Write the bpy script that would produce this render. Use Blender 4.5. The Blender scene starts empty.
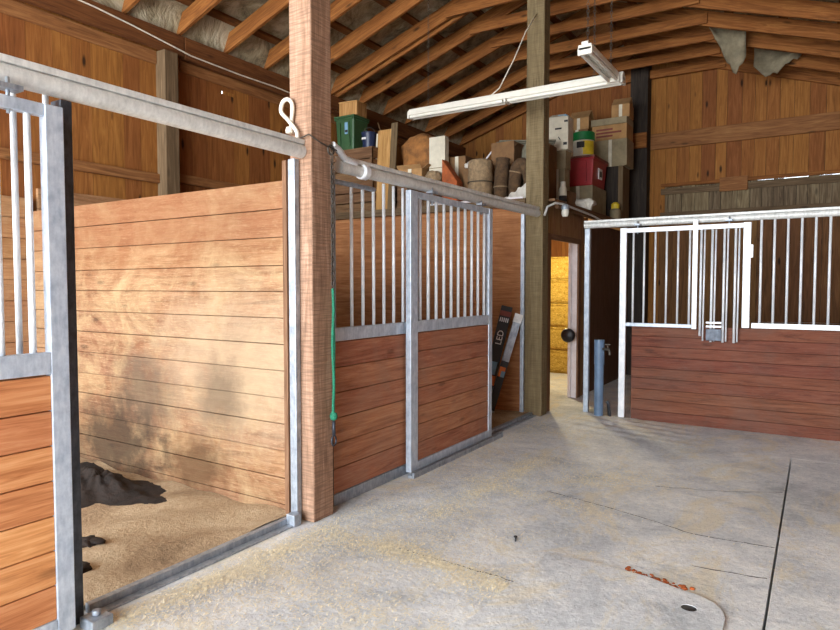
import bpy, bmesh, math, random
from mathutils import Vector, Matrix, noise
R = random.Random(7)
SC = bpy.context.scene
COL = SC.collection
PI = math.pi

# ------------------------------------------------------------------ camera, sky, daylight, exposure
cam_d = bpy.data.cameras.new('camera')
cam_d.sensor_fit = 'HORIZONTAL'
cam_d.sensor_width = 36.0
cam_d.lens = 36.0 * 632.0 / 840.0
cam_d.clip_start = 0.02
cam = bpy.data.objects.new('camera', cam_d)
COL.objects.link(cam)
cam.location = (0, 0, 1.5)
cam.rotation_euler = (math.radians(90 - 2.54), 0, math.radians(32.24))
SC.camera = cam

world = bpy.data.worlds.new('sky')
SC.world = world
world.use_nodes = True
wn = world.node_tree
wn.nodes['Background'].inputs['Color'].default_value = (0.80, 0.90, 1.0, 1)
wn.nodes['Background'].inputs['Strength'].default_value = 3.0

def area(name, loc, rot, sx, sy, power, col):
    d = bpy.data.lights.new(name, 'AREA')
    d.shape = 'RECTANGLE'; d.size = sx; d.size_y = sy; d.energy = power; d.color = col
    o = bpy.data.objects.new(name, d); COL.objects.link(o)
    o.location = loc; o.rotation_euler = rot
    return o
# daylight through the wide open end of the barn behind the photographer
area('daylight_open_end', (-2.9, -4.6, 2.2), (math.radians(84), 0, 0), 6.4, 3.4, 760, (0.95, 0.98, 1.0))
# high sun, outdoors only; an added unseen yard bounces its light at the roof
sun_d = bpy.data.lights.new('sun', 'SUN'); sun_d.energy = 6.0; sun_d.angle = .02; sun_d.color = (1, .96, .9)
sun = bpy.data.objects.new('sun', sun_d); COL.objects.link(sun); sun.rotation_euler = (math.radians(-24), math.radians(8), 0)

vs = SC.view_settings
vs.view_transform = 'Standard'; vs.look = 'None'; vs.gamma = 1.0; vs.use_curve_mapping = False
vs.exposure = 0.75

# ------------------------------------------------------------------ materials
def lin(c):
    def f(v):
        v /= 255.0
        return v / 12.92 if v <= 0.04045 else ((v + 0.055) / 1.055) ** 2.4
    return (f(c[0]), f(c[1]), f(c[2]), 1.0)

class NT:
    def __init__(s, name):
        s.m = bpy.data.materials.new(name); s.m.use_nodes = True
        s.t = s.m.node_tree; s.b = s.t.nodes['Principled BSDF']
        s.out = s.t.nodes['Material Output']
    def n(s, typ, **kw):
        nd = s.t.nodes.new(typ)
        for k, v in kw.items(): setattr(nd, k, v)
        return nd
    def l(s, a, b): s.t.links.new(a, b)
    def coord(s, which='Object', scale=(1, 1, 1)):
        tc = s.n('ShaderNodeTexCoord'); mp = s.n('ShaderNodeMapping')
        mp.inputs['Scale'].default_value = scale
        s.l(tc.outputs[which], mp.inputs['Vector']); return mp.outputs['Vector']
    def noise(s, vec, scale, detail=4, rough=.6, dist=0.0):
        nd = s.n('ShaderNodeTexNoise'); nd.inputs['Scale'].default_value = scale
        nd.inputs['Detail'].default_value = detail; nd.inputs['Roughness'].default_value = rough
        nd.inputs['Distortion'].default_value = dist
        s.l(vec, nd.inputs['Vector']); return nd.outputs['Fac']
    def ramp(s, fac, stops):
        r = s.n('ShaderNodeValToRGB'); e = r.color_ramp.elements
        while len(e) < len(stops): e.new(0.5)
        for i, (p, c) in enumerate(stops):
            e[i].position = p; e[i].color = c if len(c) == 4 else (*c, 1)
        s.l(fac, r.inputs['Fac']); return r.outputs['Color']
    def mix(s, fac, a, b, mode='MIX'):
        m = s.n('ShaderNodeMix', data_type='RGBA', blend_type=mode)
        for key, v in ((0, fac), (6, a), (7, b)):
            if isinstance(v, (int, float)): m.inputs[key].default_value = v
            elif isinstance(v, tuple): m.inputs[key].default_value = v
            else: s.l(v, m.inputs[key])
        return m.outputs[2]
    def math(s, op, a, b=0.0, clamp=False):
        m = s.n('ShaderNodeMath', operation=op, use_clamp=clamp)
        for i, v in enumerate((a, b)):
            if isinstance(v, (int, float)): m.inputs[i].default_value = v
            else: s.l(v, m.inputs[i])
        return m.outputs[0]
    def bump(s, h, strength=.3, dist=.01):
        b = s.n('ShaderNodeBump'); b.inputs['Strength'].default_value = strength
        b.inputs['Distance'].default_value = dist
        s.l(h, b.inputs['Height']); s.l(b.outputs['Normal'], s.b.inputs['Normal'])
    def color(s, c):
        if isinstance(c, tuple): s.b.inputs['Base Color'].default_value = c
        else: s.l(c, s.b.inputs['Base Color'])
    def rough(s, v): s.b.inputs['Roughness'].default_value = v
    def metal(s, v): s.b.inputs['Metallic'].default_value = v

G3 = lambda v: (v, v, v, 1)

def wood(name, dark, mid, light, rough=.75, var=.35, knots=.7, wear=None, wear_amt=0.0, wear_scale=1.3,
         stains=None, saw=0.0, bumps=.35):
    """planks and timber: u of the UV map runs along the grain, in metres"""
    s = NT(name)
    uv1 = s.coord('UV', (1.1, 13, 1)); uv2 = s.coord('UV', (2.2, 70, 1))
    g1 = s.noise(uv1, 1.6, 5, .62, 1.3); g2 = s.noise(uv2, 1.5, 3, .6, .3)
    g = s.math('ADD', s.math('MULTIPLY', g1, .72), s.math('MULTIPLY', g2, .28))
    c = s.ramp(g, [(.30, lin(dark)), (.50, lin(mid)), (.70, lin(light))])
    geo = s.n('ShaderNodeNewGeometry'); rnd = geo.outputs['Random Per Island']
    hv = s.n('ShaderNodeHueSaturation')
    s.l(s.math('ADD', .493, s.math('MULTIPLY', rnd, .016)), hv.inputs['Hue'])
    s.l(s.math('ADD', 1 - var * .55, s.math('MULTIPLY', rnd, var)), hv.inputs['Value'])
    s.l(c, hv.inputs['Color']); c = hv.outputs['Color']
    if knots > 0:
        v = s.n('ShaderNodeTexVoronoi'); v.inputs['Scale'].default_value = 1.0
        s.l(s.coord('UV', (2.1, 6.5, 1)), v.inputs['Vector'])
        k = s.ramp(v.outputs['Distance'], [(.07, G3(1)), (.16, G3(0))])
        c = s.mix(s.math('MULTIPLY', k, knots), c, lin(tuple(int(x * .45) for x in dark)))
    if wear:
        w = s.ramp(s.noise(s.coord('Object', (wear_scale,) * 3), 1.0, 8, .72, .8), [(.44, G3(0)), (.66, G3(1))])
        c = s.mix(s.math('MULTIPLY', w, wear_amt), c, lin(wear))
        gr = s.ramp(s.noise(s.coord('UV', (9, 60, 1)), 1.6, 4, .7, .4), [(.52, G3(0)), (.68, G3(1))])
        c = s.mix(s.math('MULTIPLY', gr, wear_amt * .45), c, lin(tuple(min(255, x + 30) for x in wear)))
    h = g
    if saw > 0:
        sw = s.noise(s.coord('UV', (95, 6, 1)), 1.0, 2, .5)
        c = s.mix(s.math('MULTIPLY', s.ramp(sw, [(.42, G3(0)), (.62, G3(1))]), saw), c,
                  lin(tuple(int(x * .6) for x in mid)))
        h = s.math('ADD', h, s.math('MULTIPLY', sw, .6))
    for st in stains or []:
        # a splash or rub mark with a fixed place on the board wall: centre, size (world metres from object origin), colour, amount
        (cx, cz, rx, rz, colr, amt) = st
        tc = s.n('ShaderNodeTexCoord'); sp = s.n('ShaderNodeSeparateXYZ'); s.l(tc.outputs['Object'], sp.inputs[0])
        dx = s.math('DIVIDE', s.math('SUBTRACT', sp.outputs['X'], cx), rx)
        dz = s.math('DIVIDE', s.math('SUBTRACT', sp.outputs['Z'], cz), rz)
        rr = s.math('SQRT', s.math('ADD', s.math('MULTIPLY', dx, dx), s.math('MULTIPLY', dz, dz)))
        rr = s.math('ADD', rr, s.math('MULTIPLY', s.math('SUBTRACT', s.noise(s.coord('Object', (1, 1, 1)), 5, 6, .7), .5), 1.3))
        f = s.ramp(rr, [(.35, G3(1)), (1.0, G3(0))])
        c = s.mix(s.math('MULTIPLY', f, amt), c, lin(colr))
    s.color(c); s.rough(rough); s.b.inputs['Specular IOR Level'].default_value = .25
    s.bump(h, bumps, .006)
    return s.m

def galv(name, lo, hi, metal=.55, rough=.42):
    s = NT(name)
    a = s.noise(s.coord('Object', (1, 1, 1)), 14, 5, .7); b = s.noise(s.coord('Object', (1, 1, .25)), 55, 3, .6)
    m = s.math('ADD', s.math('MULTIPLY', a, .6), s.math('MULTIPLY', b, .4))
    s.color(s.ramp(m, [(.35, lin(lo)), (.62, lin(hi))])); s.metal(metal); s.rough(rough)
    s.bump(b, .05, .002)
    return s.m

def plain(name, c, rough=.6, metal=0.0, var=.12, scale=9, bump=.0):
    s = NT(name)
    f = s.noise(s.coord('Object'), scale, 5, .65)
    s.color(s.ramp(f, [(.3, lin(tuple(int(x * (1 - var)) for x in c))), (.7, lin(tuple(min(255, int(x * (1 + var))) for x in c)))]))
    s.rough(rough); s.metal(metal)
    if bump: s.bump(f, bump, .01)
    return s.m

M = {}
M['rafter'] = wood('rafter_wood', (92, 52, 22), (144, 90, 42), (180, 124, 66), var=.5, knots=.8)
M['purlin'] = wood('purlin_wood', (74, 42, 22), (108, 66, 34), (134, 88, 48), var=.3, knots=.6)
M['siding'] = wood('siding_wood', (110, 66, 30), (142, 88, 42), (166, 110, 58), var=.42, knots=1.0)
M['stall_back'] = wood('shaded_back_boards', (82, 55, 32), (118, 80, 48), (142, 102, 64), var=.4, knots=.9)  # boards darkened in colour for the shade behind the end stall bars
M['girt'] = wood('girt_wood', (104, 66, 36), (140, 94, 54), (168, 122, 76), var=.2, knots=.6)
M['old_siding'] = wood('weathered_siding', (66, 52, 38), (116, 98, 74), (150, 134, 106), var=.45, knots=.5)
M['post'] = wood('post_wood', (120, 92, 70), (160, 126, 102), (182, 150, 126), var=.05, knots=.25, saw=.45, bumps=.8)
M['post_old'] = wood('post_wood_olive', (92, 78, 54), (122, 106, 76), (144, 128, 96), var=.05, knots=.3, saw=.3, bumps=.6)
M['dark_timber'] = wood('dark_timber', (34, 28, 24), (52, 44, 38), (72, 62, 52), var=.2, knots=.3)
M['grey_timber'] = wood('grey_timber', (76, 60, 42), (106, 86, 62), (130, 110, 84), var=.15, knots=.5)
M['partition'] = wood('stall_planks', (98, 64, 42), (140, 100, 72), (168, 130, 100), var=.3, knots=.6, wear=(178, 152, 114),
                      wear_amt=.75, wear_scale=2.1, bumps=1.0,
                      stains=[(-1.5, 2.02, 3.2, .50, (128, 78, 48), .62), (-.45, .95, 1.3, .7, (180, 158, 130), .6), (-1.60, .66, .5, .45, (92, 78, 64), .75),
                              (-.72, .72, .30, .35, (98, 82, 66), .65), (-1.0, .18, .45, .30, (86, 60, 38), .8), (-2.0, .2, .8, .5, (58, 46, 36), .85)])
M['side_planks'] = wood('stall_side_planks', (112, 74, 48), (152, 108, 74), (180, 138, 100), var=.25, knots=.4, wear=(176, 146, 112), wear_amt=.5)
M['door_planks'] = wood('door_planks', (122, 70, 48), (170, 110, 80), (198, 144, 110), var=.26, knots=.5, wear=(152, 120, 102), wear_amt=.45, wear_scale=2.2)
M['door_planks_bright'] = wood('door_planks_bright', (158, 92, 54), (206, 138, 88), (228, 170, 122), var=.3, knots=.4)
M['end_planks'] = wood('end_stall_planks', (74, 40, 28), (118, 68, 50), (138, 88, 68), var=.2, knots=.5, wear=(104, 80, 70), wear_amt=.55, wear_scale=1.1)
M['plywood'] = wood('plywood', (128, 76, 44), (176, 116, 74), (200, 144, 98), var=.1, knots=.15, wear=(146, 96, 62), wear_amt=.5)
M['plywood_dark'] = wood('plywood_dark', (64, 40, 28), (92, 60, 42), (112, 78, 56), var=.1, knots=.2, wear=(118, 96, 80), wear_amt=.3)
M['casing'] = wood('door_casing', (86, 60, 42), (122, 90, 66), (150, 116, 90), var=.15, knots=.3)
M['beadboard'] = wood('beadboard', (112, 78, 50), (152, 112, 78), (176, 138, 102), var=.2, knots=.2)
M['loft_wood'] = wood('loft_wood', (78, 54, 36), (112, 82, 56), (140, 108, 78), var=.2, knots=.4)
M['crate_wood'] = wood('crate_wood', (136, 96, 52), (182, 136, 82), (208, 166, 112), var=.2, knots=.5)
M['galv'] = galv('galvanised_steel', (160, 174, 192), (206, 216, 228), .25, .4)
M['galv_bar'] = galv('galvanised_bar', (212, 219, 226), (240, 242, 245), .1, .35)
M['galv_dull'] = galv('dull_zinc', (128, 138, 150), (178, 186, 196), .6, .5)
M['track'] = galv('zinc_track', (190, 192, 190), (228, 229, 226), .1, .45)
M['dark_steel'] = galv('dark_steel', (52, 56, 64), (84, 90, 100), .6, .45)
M['white_enamel'] = plain('white_enamel', (216, 212, 200), .35, 0, .03)
M['white_paint'] = plain('white_paint', (226, 220, 222), .5, 0, .06)
M['tube_glass'] = plain('tube_glass', (222, 220, 210), .2, 0, .02)
M['cable_white'] = plain('white_cable', (214, 206, 190), .5)
M['cable_dark'] = plain('dark_cable', (60, 52, 44), .6)
M['rope_green'] = plain('green_rope', (34, 118, 90), .8, 0, .25, 90, .4)
M['black_rubber'] = plain('black_rubber', (28, 28, 32), .45)
M['chain'] = galv('chain_steel', (62, 56, 50), (104, 98, 90), .6, .5)
M['manure'] = plain('damp_manure', (34, 26, 22), .9, 0, .4, 12, 1.0)
M['red_tote'] = plain('red_plastic', (160, 34, 40), .4, 0, .08)
M['red_lid'] = plain('dusty_red_lid', (122, 74, 62), .6, 0, .15)
M['green_tote'] = plain('green_plastic', (52, 84, 52), .45, 0, .1)
M['green_lid'] = plain('bright_green_lid', (24, 128, 66), .4, 0, .05)
M['blue_pail'] = plain('navy_plastic', (30, 42, 72), .4)
M['kraft'] = plain('cardboard', (168, 128, 82), .85, 0, .12, 6)
M['kraft_dark'] = plain('dark_cardboard', (120, 88, 56), .85, 0, .15, 6)
M['kraft_grey'] = plain('grey_cardboard', (146, 132, 104), .85, 0, .14, 5)
M['white_card'] = plain('white_cardboard', (214, 206, 186), .8, 0, .06)
M['sack_brown'] = plain('paper_sack', (138, 92, 48), .85, 0, .3, 7, .5)
M['canvas'] = plain('grey_canvas', (112, 108, 92), .9, 0, .22, 7, .6)
M['carpet_tan'] = plain('tan_roll', (138, 116, 88), .9, 0, .2, 20, .5)
M['carpet_dark'] = plain('brown_roll', (78, 58, 38), .95, 0, .3, 16, .6)
M['cloth_white'] = plain('white_cloth', (208, 202, 190), .85, 0, .1, 8, .5)
M['rust'] = plain('rust_orange', (156, 80, 38), .8, 0, .25, 8, .3)
M['yellow'] = plain('yellow_label', (224, 196, 48), .5, 0, .1)
M['ink'] = plain('dark_ink', (38, 34, 34), .6)
M['ink_red'] = plain('red_brown_ink', (120, 50, 40), .6)
M['ink_white'] = plain('white_ink', (226, 226, 226), .6)
M['ink_orange'] = plain('orange_ink', (214, 116, 52), .6)
M['label_blue'] = plain('blue_label', (120, 160, 190), .6)
M['pvc'] = plain('blue_grey_pvc', (98, 122, 150), .35, 0, .12, 6)
M['black_box'] = plain('black_carton', (30, 30, 34), .5)
M['insul_flap'] = plain('torn_insulation', (128, 118, 96), .8, 0, .2, 6, .5)
M['glass_bulb'] = plain('milky_glass', (206, 202, 190), .2, 0, .05)

def floor_mat():
    s = NT('worn_concrete')
    o = s.coord('Object')
    a = s.noise(o, 1.1, 8, .68, .6); b = s.noise(o, 26, 6, .75); d = s.noise(o, 5, 6, .7)
    m = s.math('ADD', s.math('MULTIPLY', a, .5), s.math('ADD', s.math('MULTIPLY', b, .28), s.math('MULTIPLY', d, .22)))
    c = s.ramp(m, [(.36, lin((156, 162, 168))), (.48, lin((206, 209, 212))), (.58, lin((234, 234, 232)))])
    st = s.ramp(s.noise(s.coord('Object', (1.0, .6, 1)), 1.5, 9, .8, 1.2), [(.50, G3(0)), (.60, G3(1))])
    c = s.mix(s.math('MULTIPLY', st, .6), c, lin((226, 213, 182)))
    bl = s.ramp(s.noise(s.coord('Object', (.6, 1.2, 1)), 3.2, 8, .75, .6), [(.56, G3(0)), (.70, G3(1))])
    c = s.mix(s.math('MULTIPLY', bl, .55), c, lin((140, 148, 160)))
    pit = s.ramp(s.noise(o, 75, 4, .7), [(.34, G3(1)), (.43, G3(0))])
    c = s.mix(s.math('MULTIPLY', pit, .5), c, lin((110, 110, 112)))
    s.color(c); s.rough(.7)
    s.bump(s.math('ADD', b, d), .5, .012)
    return s.m
M['floor'] = floor_mat()
M['yard'] = plain('bounce_gravel', (196, 188, 174), .9, 0, .15, 30)
def bed_mat():
    s = NT('dirt_bedding')
    o = s.coord('Object')
    a = s.noise(o, 1.3, 8, .7, .7); b = s.noise(o, 40, 5, .8)
    m = s.math('ADD', s.math('MULTIPLY', a, .6), s.math('MULTIPLY', b, .4))
    s.color(s.ramp(m, [(.33, lin((104, 84, 62))), (.48, lin((176, 150, 118))), (.62, lin((208, 188, 156)))]))
    s.rough(.95); s.bump(b, .8, .02); return s.m
M['bedding'] = bed_mat()
def insul_mat():
    s = NT('roof_insulation')
    o = s.coord('Object', (1, 1, 1))
    a = s.noise(o, 2.3, 7, .7, 1.6); b = s.noise(s.coord('Object', (1, 3, 1)), 7, 5, .7, 2.0)
    m = s.math('ADD', s.math('MULTIPLY', a, .75), s.math('MULTIPLY', b, .25))
    s.color(s.ramp(m, [(.38, lin((96, 86, 66))), (.50, lin((166, 154, 126))), (.60, lin((200, 191, 166)))]))
    s.rough(.55); s.bump(a, 1.0, .05); return s.m
M['insulation'] = insul_mat()
def hay_mat():
    s = NT('yellow_straw')
    b = s.noise(s.coord('Object', (1, 1, 1)), 20, 6, .8, 2.0); c2 = s.noise(s.coord('Object', (14, 14, 60)), 1.2, 4, .7, 1.0)
    m = s.math('ADD', s.math('MULTIPLY', b, .55), s.math('MULTIPLY', c2, .45))
    s.color(s.ramp(m, [(.36, lin((120, 84, 22))), (.48, lin((206, 164, 62))), (.60, lin((240, 212, 120)))]))
    s.rough(.8); s.bump(m, 1.0, .04); return s.m
M['straw'] = hay_mat()
M['straw_bits'] = plain('straw_bits', (228, 217, 190), .8, 0, .12, 40)

# ------------------------------------------------------------------ mesh builder
class MB:
    def __init__(s): s.v = []; s.f = []; s.uv = []; s.sm = []
    def face(s, idx, uvs, smooth=False): s.f.append(idx); s.uv.append(uvs); s.sm.append(smooth)
    def hexa(s, P, L, W, H, ru=None):
        """eight corners ordered -++ style: index = 4*l + 2*w + h ; grain along l"""
        b = len(s.v); s.v += [tuple(p) for p in P]
        ou, ov = (R.random() * 40, R.random() * 40)
        q = lambda *i: tuple(b + k for k in i)
        for idx, a, c, d in (((0, 4, 6, 2), L, W, 0), ((1, 3, 7, 5), L, W, 1), ((0, 1, 5, 4), L, H, 2), ((2, 6, 7, 3), L, H, 3),
                             ((0, 2, 3, 1), W, H, 4), ((4, 5, 7, 6), W, H, 5)):
            uvs = []
            for k in idx:
                l, w, h = (k >> 2) & 1, (k >> 1) & 1, k & 1
                if d < 2: uvs.append((ou + l * L, ov + w * W + d * .37))
                elif d < 4: uvs.append((ou + l * L, ov + h * H + d * .53))
                else: uvs.append((ou + w * W * .2, ov + h * H + d * .7))
            s.face(q(*idx), uvs)
    def box(s, x0, x1, y0, y1, z0, z1, axis=None):
        dx, dy, dz = x1 - x0, y1 - y0, z1 - z0
        if axis is None: axis = 'xyz'[max(range(3), key=lambda i: (abs(dx), abs(dy), abs(dz))[i])]
        P = []
        for l in (0, 1):
            for w in (0, 1):
                for h in (0, 1):
                    if axis == 'x': P.append((x0 + l * dx, y0 + w * dy, z0 + h * dz))
                    elif axis == 'y': P.append((x0 + (1 - w) * dx, y0 + l * dy, z0 + h * dz))
                    else: P.append((x0 + w * dx, y0 + h * dy, z0 + l * dz))
        L, W, H = {'x': (dx, dy, dz), 'y': (dy, dx, dz), 'z': (dz, dx, dy)}[axis]
        s.hexa(P, L, W, H)
    def bar(s, p0, p1, w, h, up=(0, 0, 1)):
        p0, p1 = Vector(p0), Vector(p1); d = (p1 - p0); L = d.length; d.normalize()
        side = d.cross(Vector(up)).normalized(); u = side.cross(d).normalized()
        P = []
        for l in (0, 1):
            for a in (0, 1):
                for c in (0, 1):
                    P.append((p0 if l == 0 else p1) + side * ((.5 - a) * w) + u * ((c - .5) * h))
        s.hexa(P, L, w, h)
    def tube(s, pts, r, n=10, caps=True):
        pts = [Vector(p) for p in pts]; rs = r if isinstance(r, (list, tuple)) else [r] * len(pts)
        b = len(s.v); prev = None; L = 0
        for i, p in enumerate(pts):
            t = (pts[min(i + 1, len(pts) - 1)] - pts[max(i - 1, 0)]).normalized()
            if prev is None:
                a = Vector((0, 0, 1)) if abs(t.z) < .9 else Vector((1, 0, 0))
                prev = t.cross(a).normalized()
            side = (prev - t * prev.dot(t)).normalized(); prev = side; up = t.cross(side)
            for k in range(n):
                an = 2 * PI * k / n
                s.v.append(tuple(p + (side * math.cos(an) + up * math.sin(an)) * rs[i]))
        for i in range(len(pts) - 1):
            d = (pts[i + 1] - pts[i]).length
            for k in range(n):
                k2 = (k + 1) % n
                s.face((b + i * n + k, b + i * n + k2, b + (i + 1) * n + k2, b + (i + 1) * n + k),
                       [(L, k / n), (L, (k + 1) / n), (L + d, (k + 1) / n), (L + d, k / n)], True)
            L += d
        if caps:
            s.face(tuple(b + k for k in reversed(range(n))), [(0, 0)] * n)
            e = b + (len(pts) - 1) * n
            s.face(tuple(e + k for k in range(n)), [(0, 0)] * n)
    def lathe(s, prof, c=(0, 0, 0), n=24, axis='z'):
        b = len(s.v)
        for (r, z) in prof:
            for k in range(n):
                a = 2 * PI * k / n; x, y = r * math.cos(a), r * math.sin(a)
                p = {'z': (x, y, z), 'x': (z, x, y), 'y': (y, z, x)}[axis]
                s.v.append((c[0] + p[0], c[1] + p[1], c[2] + p[2]))
        for i in range(len(prof) - 1):
            for k in range(n):
                k2 = (k + 1) % n
                s.face((b + i * n + k, b + i * n + k2, b + (i + 1) * n + k2, b + (i + 1) * n + k), [(0, 0)] * 4, True)
        if prof[0][0] > 1e-4: s.face(tuple(b + k for k in reversed(range(n))), [(0, 0)] * n)
        if prof[-1][0] > 1e-4: s.face(tuple(b + (len(prof) - 1) * n + k for k in range(n)), [(0, 0)] * n)
    def grid(s, fn, nu, nv, smooth=True, hole=None, closed=False):
        b = len(s.v)
        for i in range(nu + 1):
            for j in range(nv + 1): s.v.append(tuple(fn(i / nu, j / nv)))
        for i in range(nu):
            for j in range(nv):
                if hole and hole(i, j): continue
                a = b + i * (nv + 1) + j
                s.face((a, a + nv + 1, a + nv + 2, a + 1), [(i / nu, j / nv), ((i + 1) / nu, j / nv), ((i + 1) / nu, (j + 1) / nv), (i / nu, (j + 1) / nv)], smooth)
    def build(s, name, mat, parent=None, base=None, bevel=0, smooth_angle=None, solid=0, sub=0):
        me = bpy.data.meshes.new(name)
        vs_ = s.v
        org = Vector((0, 0, 0))
        if parent is not None: org = Vector(parent.get('_w', (0, 0, 0)))
        elif base == 'auto':
            xs, ys, zs = zip(*vs_)
            org = Vector(((min(xs) + max(xs)) / 2, (min(ys) + max(ys)) / 2, min(zs)))
        elif base is not None: org = Vector(base)
        me.from_pydata([tuple(Vector(p) - org) for p in vs_], [], s.f)
        uvl = me.uv_layers.new(name='UVMap'); k = 0
        for fi, poly in enumerate(me.polygons):
            poly.use_smooth = s.sm[fi]
            for j in range(poly.loop_total): uvl.data[poly.loop_start + j].uv = s.uv[fi][j]
        me.materials.append(M[mat] if isinstance(mat, str) else mat)
        if smooth_angle: me.set_sharp_from_angle(angle=math.radians(smooth_angle))
        me.update()
        o = bpy.data.objects.new(name, me); COL.objects.link(o)
        if parent is not None:
            o.parent = parent; o['_w'] = list(org)
        else: o.location = org; o['_w'] = list(org)
        if solid:
            m = o.modifiers.new('thickness', 'SOLIDIFY'); m.thickness = solid; m.offset = 0
        if sub:
            m = o.modifiers.new('subdivision', 'SUBSURF'); m.levels = m.render_levels = sub
        if bevel:
            m = o.modifiers.new('bevel', 'BEVEL'); m.width = bevel; m.segments = 2; m.limit_method = 'ANGLE'
        return o

def spline(P, n=6):
    P = [Vector(p) for p in P]; Q = [P[0] * 2 - P[1]] + P + [P[-1] * 2 - P[-2]]; out = []
    for i in range(1, len(Q) - 2):
        a, b, c, d = Q[i - 1:i + 3]
        for k in range(n):
            t = k / n
            out.append(.5 * ((2 * b) + (c - a) * t + (2 * a - 5 * b + 4 * c - d) * t * t + (3 * b - a - 3 * c + d) * t ** 3))
    return out + [P[-1]]

def tag(o, label=None, cat=None, group=None, kind=None):
    if label: o['label'] = label
    if cat: o['category'] = cat
    if group: o['group'] = group
    if kind: o['kind'] = kind
    return o
def thing(name, loc, label, cat, group=None, rot=None):
    o = bpy.data.objects.new(name, None); COL.objects.link(o); o.empty_display_size = .1
    o.location = loc; o['_w'] = list(loc)
    if rot: o.rotation_euler = rot
    return tag(o, label, cat, group)
def boxes(name, mat, parent, lst, bevel=.004, axis=None, **kw):
    m = MB()
    for b in lst: m.box(*b, axis=axis)
    return m.build(name, mat, parent, bevel=bevel, **kw)
def struct(o, label=None):
    o['kind'] = 'structure'
    if label: o['label'] = label
    return o
def copy_tree(o, delta, name=None):
    c = o.copy(); COL.objects.link(c); c.location = Vector(o.location) + Vector(delta)
    for ch in list(o.children):
        d = ch.copy(); COL.objects.link(d); d.parent = c
    return c

# ------------------------------------------------------------------ the building's main planes (metres)
XW = -6.10      # inner face of left siding
XF = -2.80      # line of stall fronts
YE = 11.20      # end wall
YS = 7.33       # end stall front
YP = 6.95       # partition between second stall and feed room
Y1 = 3.03       # partition between first and second stall
YB = -2.6       # open end
XR = 2.3        # right wall
XRIDGE = -2.72
def zl(x): return 4.27 + .333 * (x - XW)         # underside of left rafters
ZR = zl(XRIDGE)
def zr(x): return ZR - .333 * (x - XRIDGE)

# ---- floor: concrete slabs with open joints over a dark sub-base
def floor():
    m = MB()
    J = .006
    xs = [-2.72, -.17, 6.0]
    ys_l = [-6, 1.2, 3.0, 3.62, 5.2, 12.0]
    def slab(x0, x1, y0, y1, z):
        nx = max(2, int((x1 - x0) / .12)); ny = max(2, int((y1 - y0) / .12))
        m.grid(lambda u, v: (x0 + u * (x1 - x0), y0 + v * (y1 - y0), z), nx, ny, False)
        m.box(x0, x1, y0, y1, z - .08, z - .001)
    slab(-6.1, -.17 - J, -6, 6.38, 0); slab(-6.1, 6.0, 6.38, 11.2, 0)
    slab(-.17 + J, 6.0, -6, 3.68, -.001)
    slab(-.17 + J, 6.0, 3.68 + .004, 6.38, -.002)
    yd = MB(); yd.grid(lambda u, v: (-16 + 30 * u, -24 + 18 * v, -.03 + .01 * math.sin(u * 60) * math.sin(v * 40)), 30, 20)  # unseen yard added to bounce sunlight up at the roof
    struct(yd.build('ground', 'yard'), 'added unseen pale gravel yard bouncing sunlight up at the roof')
    o = m.build('floor', 'floor'); struct(o, 'pale grey worn concrete aisle floor with dark joints and straw dust')
    g = MB(); g.box(-14, 12, -14, 14, -.3, -.1); o2 = g.build('floor_subbase', 'dark_steel'); struct(o2)
    return o
floor()

# ---- left siding: upright boards, one split around a knothole that lets daylight in
def siding_left():
    m = MB(); y = YB
    while y < YE:
        w = R.uniform(.17, .25); y1 = min(y + w, YE); x0 = XW - .022 + R.uniform(-.002, .002)
        if y < 5.23 < y1 - .02:
            m.box(x0 - .0, XW, y, y1 - .004, 0, 3.81); m.box(x0, XW, y, y1 - .004, 3.85, zl(XW) + .34)
            m.box(x0, XW, y, 5.20, 3.81, 3.85, 'z'); m.box(x0, XW, 5.25, y1 - .004, 3.81, 3.85, 'z')
        else: m.box(x0, XW, y, y1 - .0035, 0, zl(XW) + .34)
        y = y1
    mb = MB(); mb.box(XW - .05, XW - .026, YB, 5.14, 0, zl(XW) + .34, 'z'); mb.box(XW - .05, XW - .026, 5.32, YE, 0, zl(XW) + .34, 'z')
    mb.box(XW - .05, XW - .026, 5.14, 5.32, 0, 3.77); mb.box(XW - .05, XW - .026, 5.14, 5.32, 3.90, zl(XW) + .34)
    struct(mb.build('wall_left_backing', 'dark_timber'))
    struct(m.build('wall_left', 'siding'), 'tall brown upright board siding behind the left stalls')
siding_left()
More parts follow.
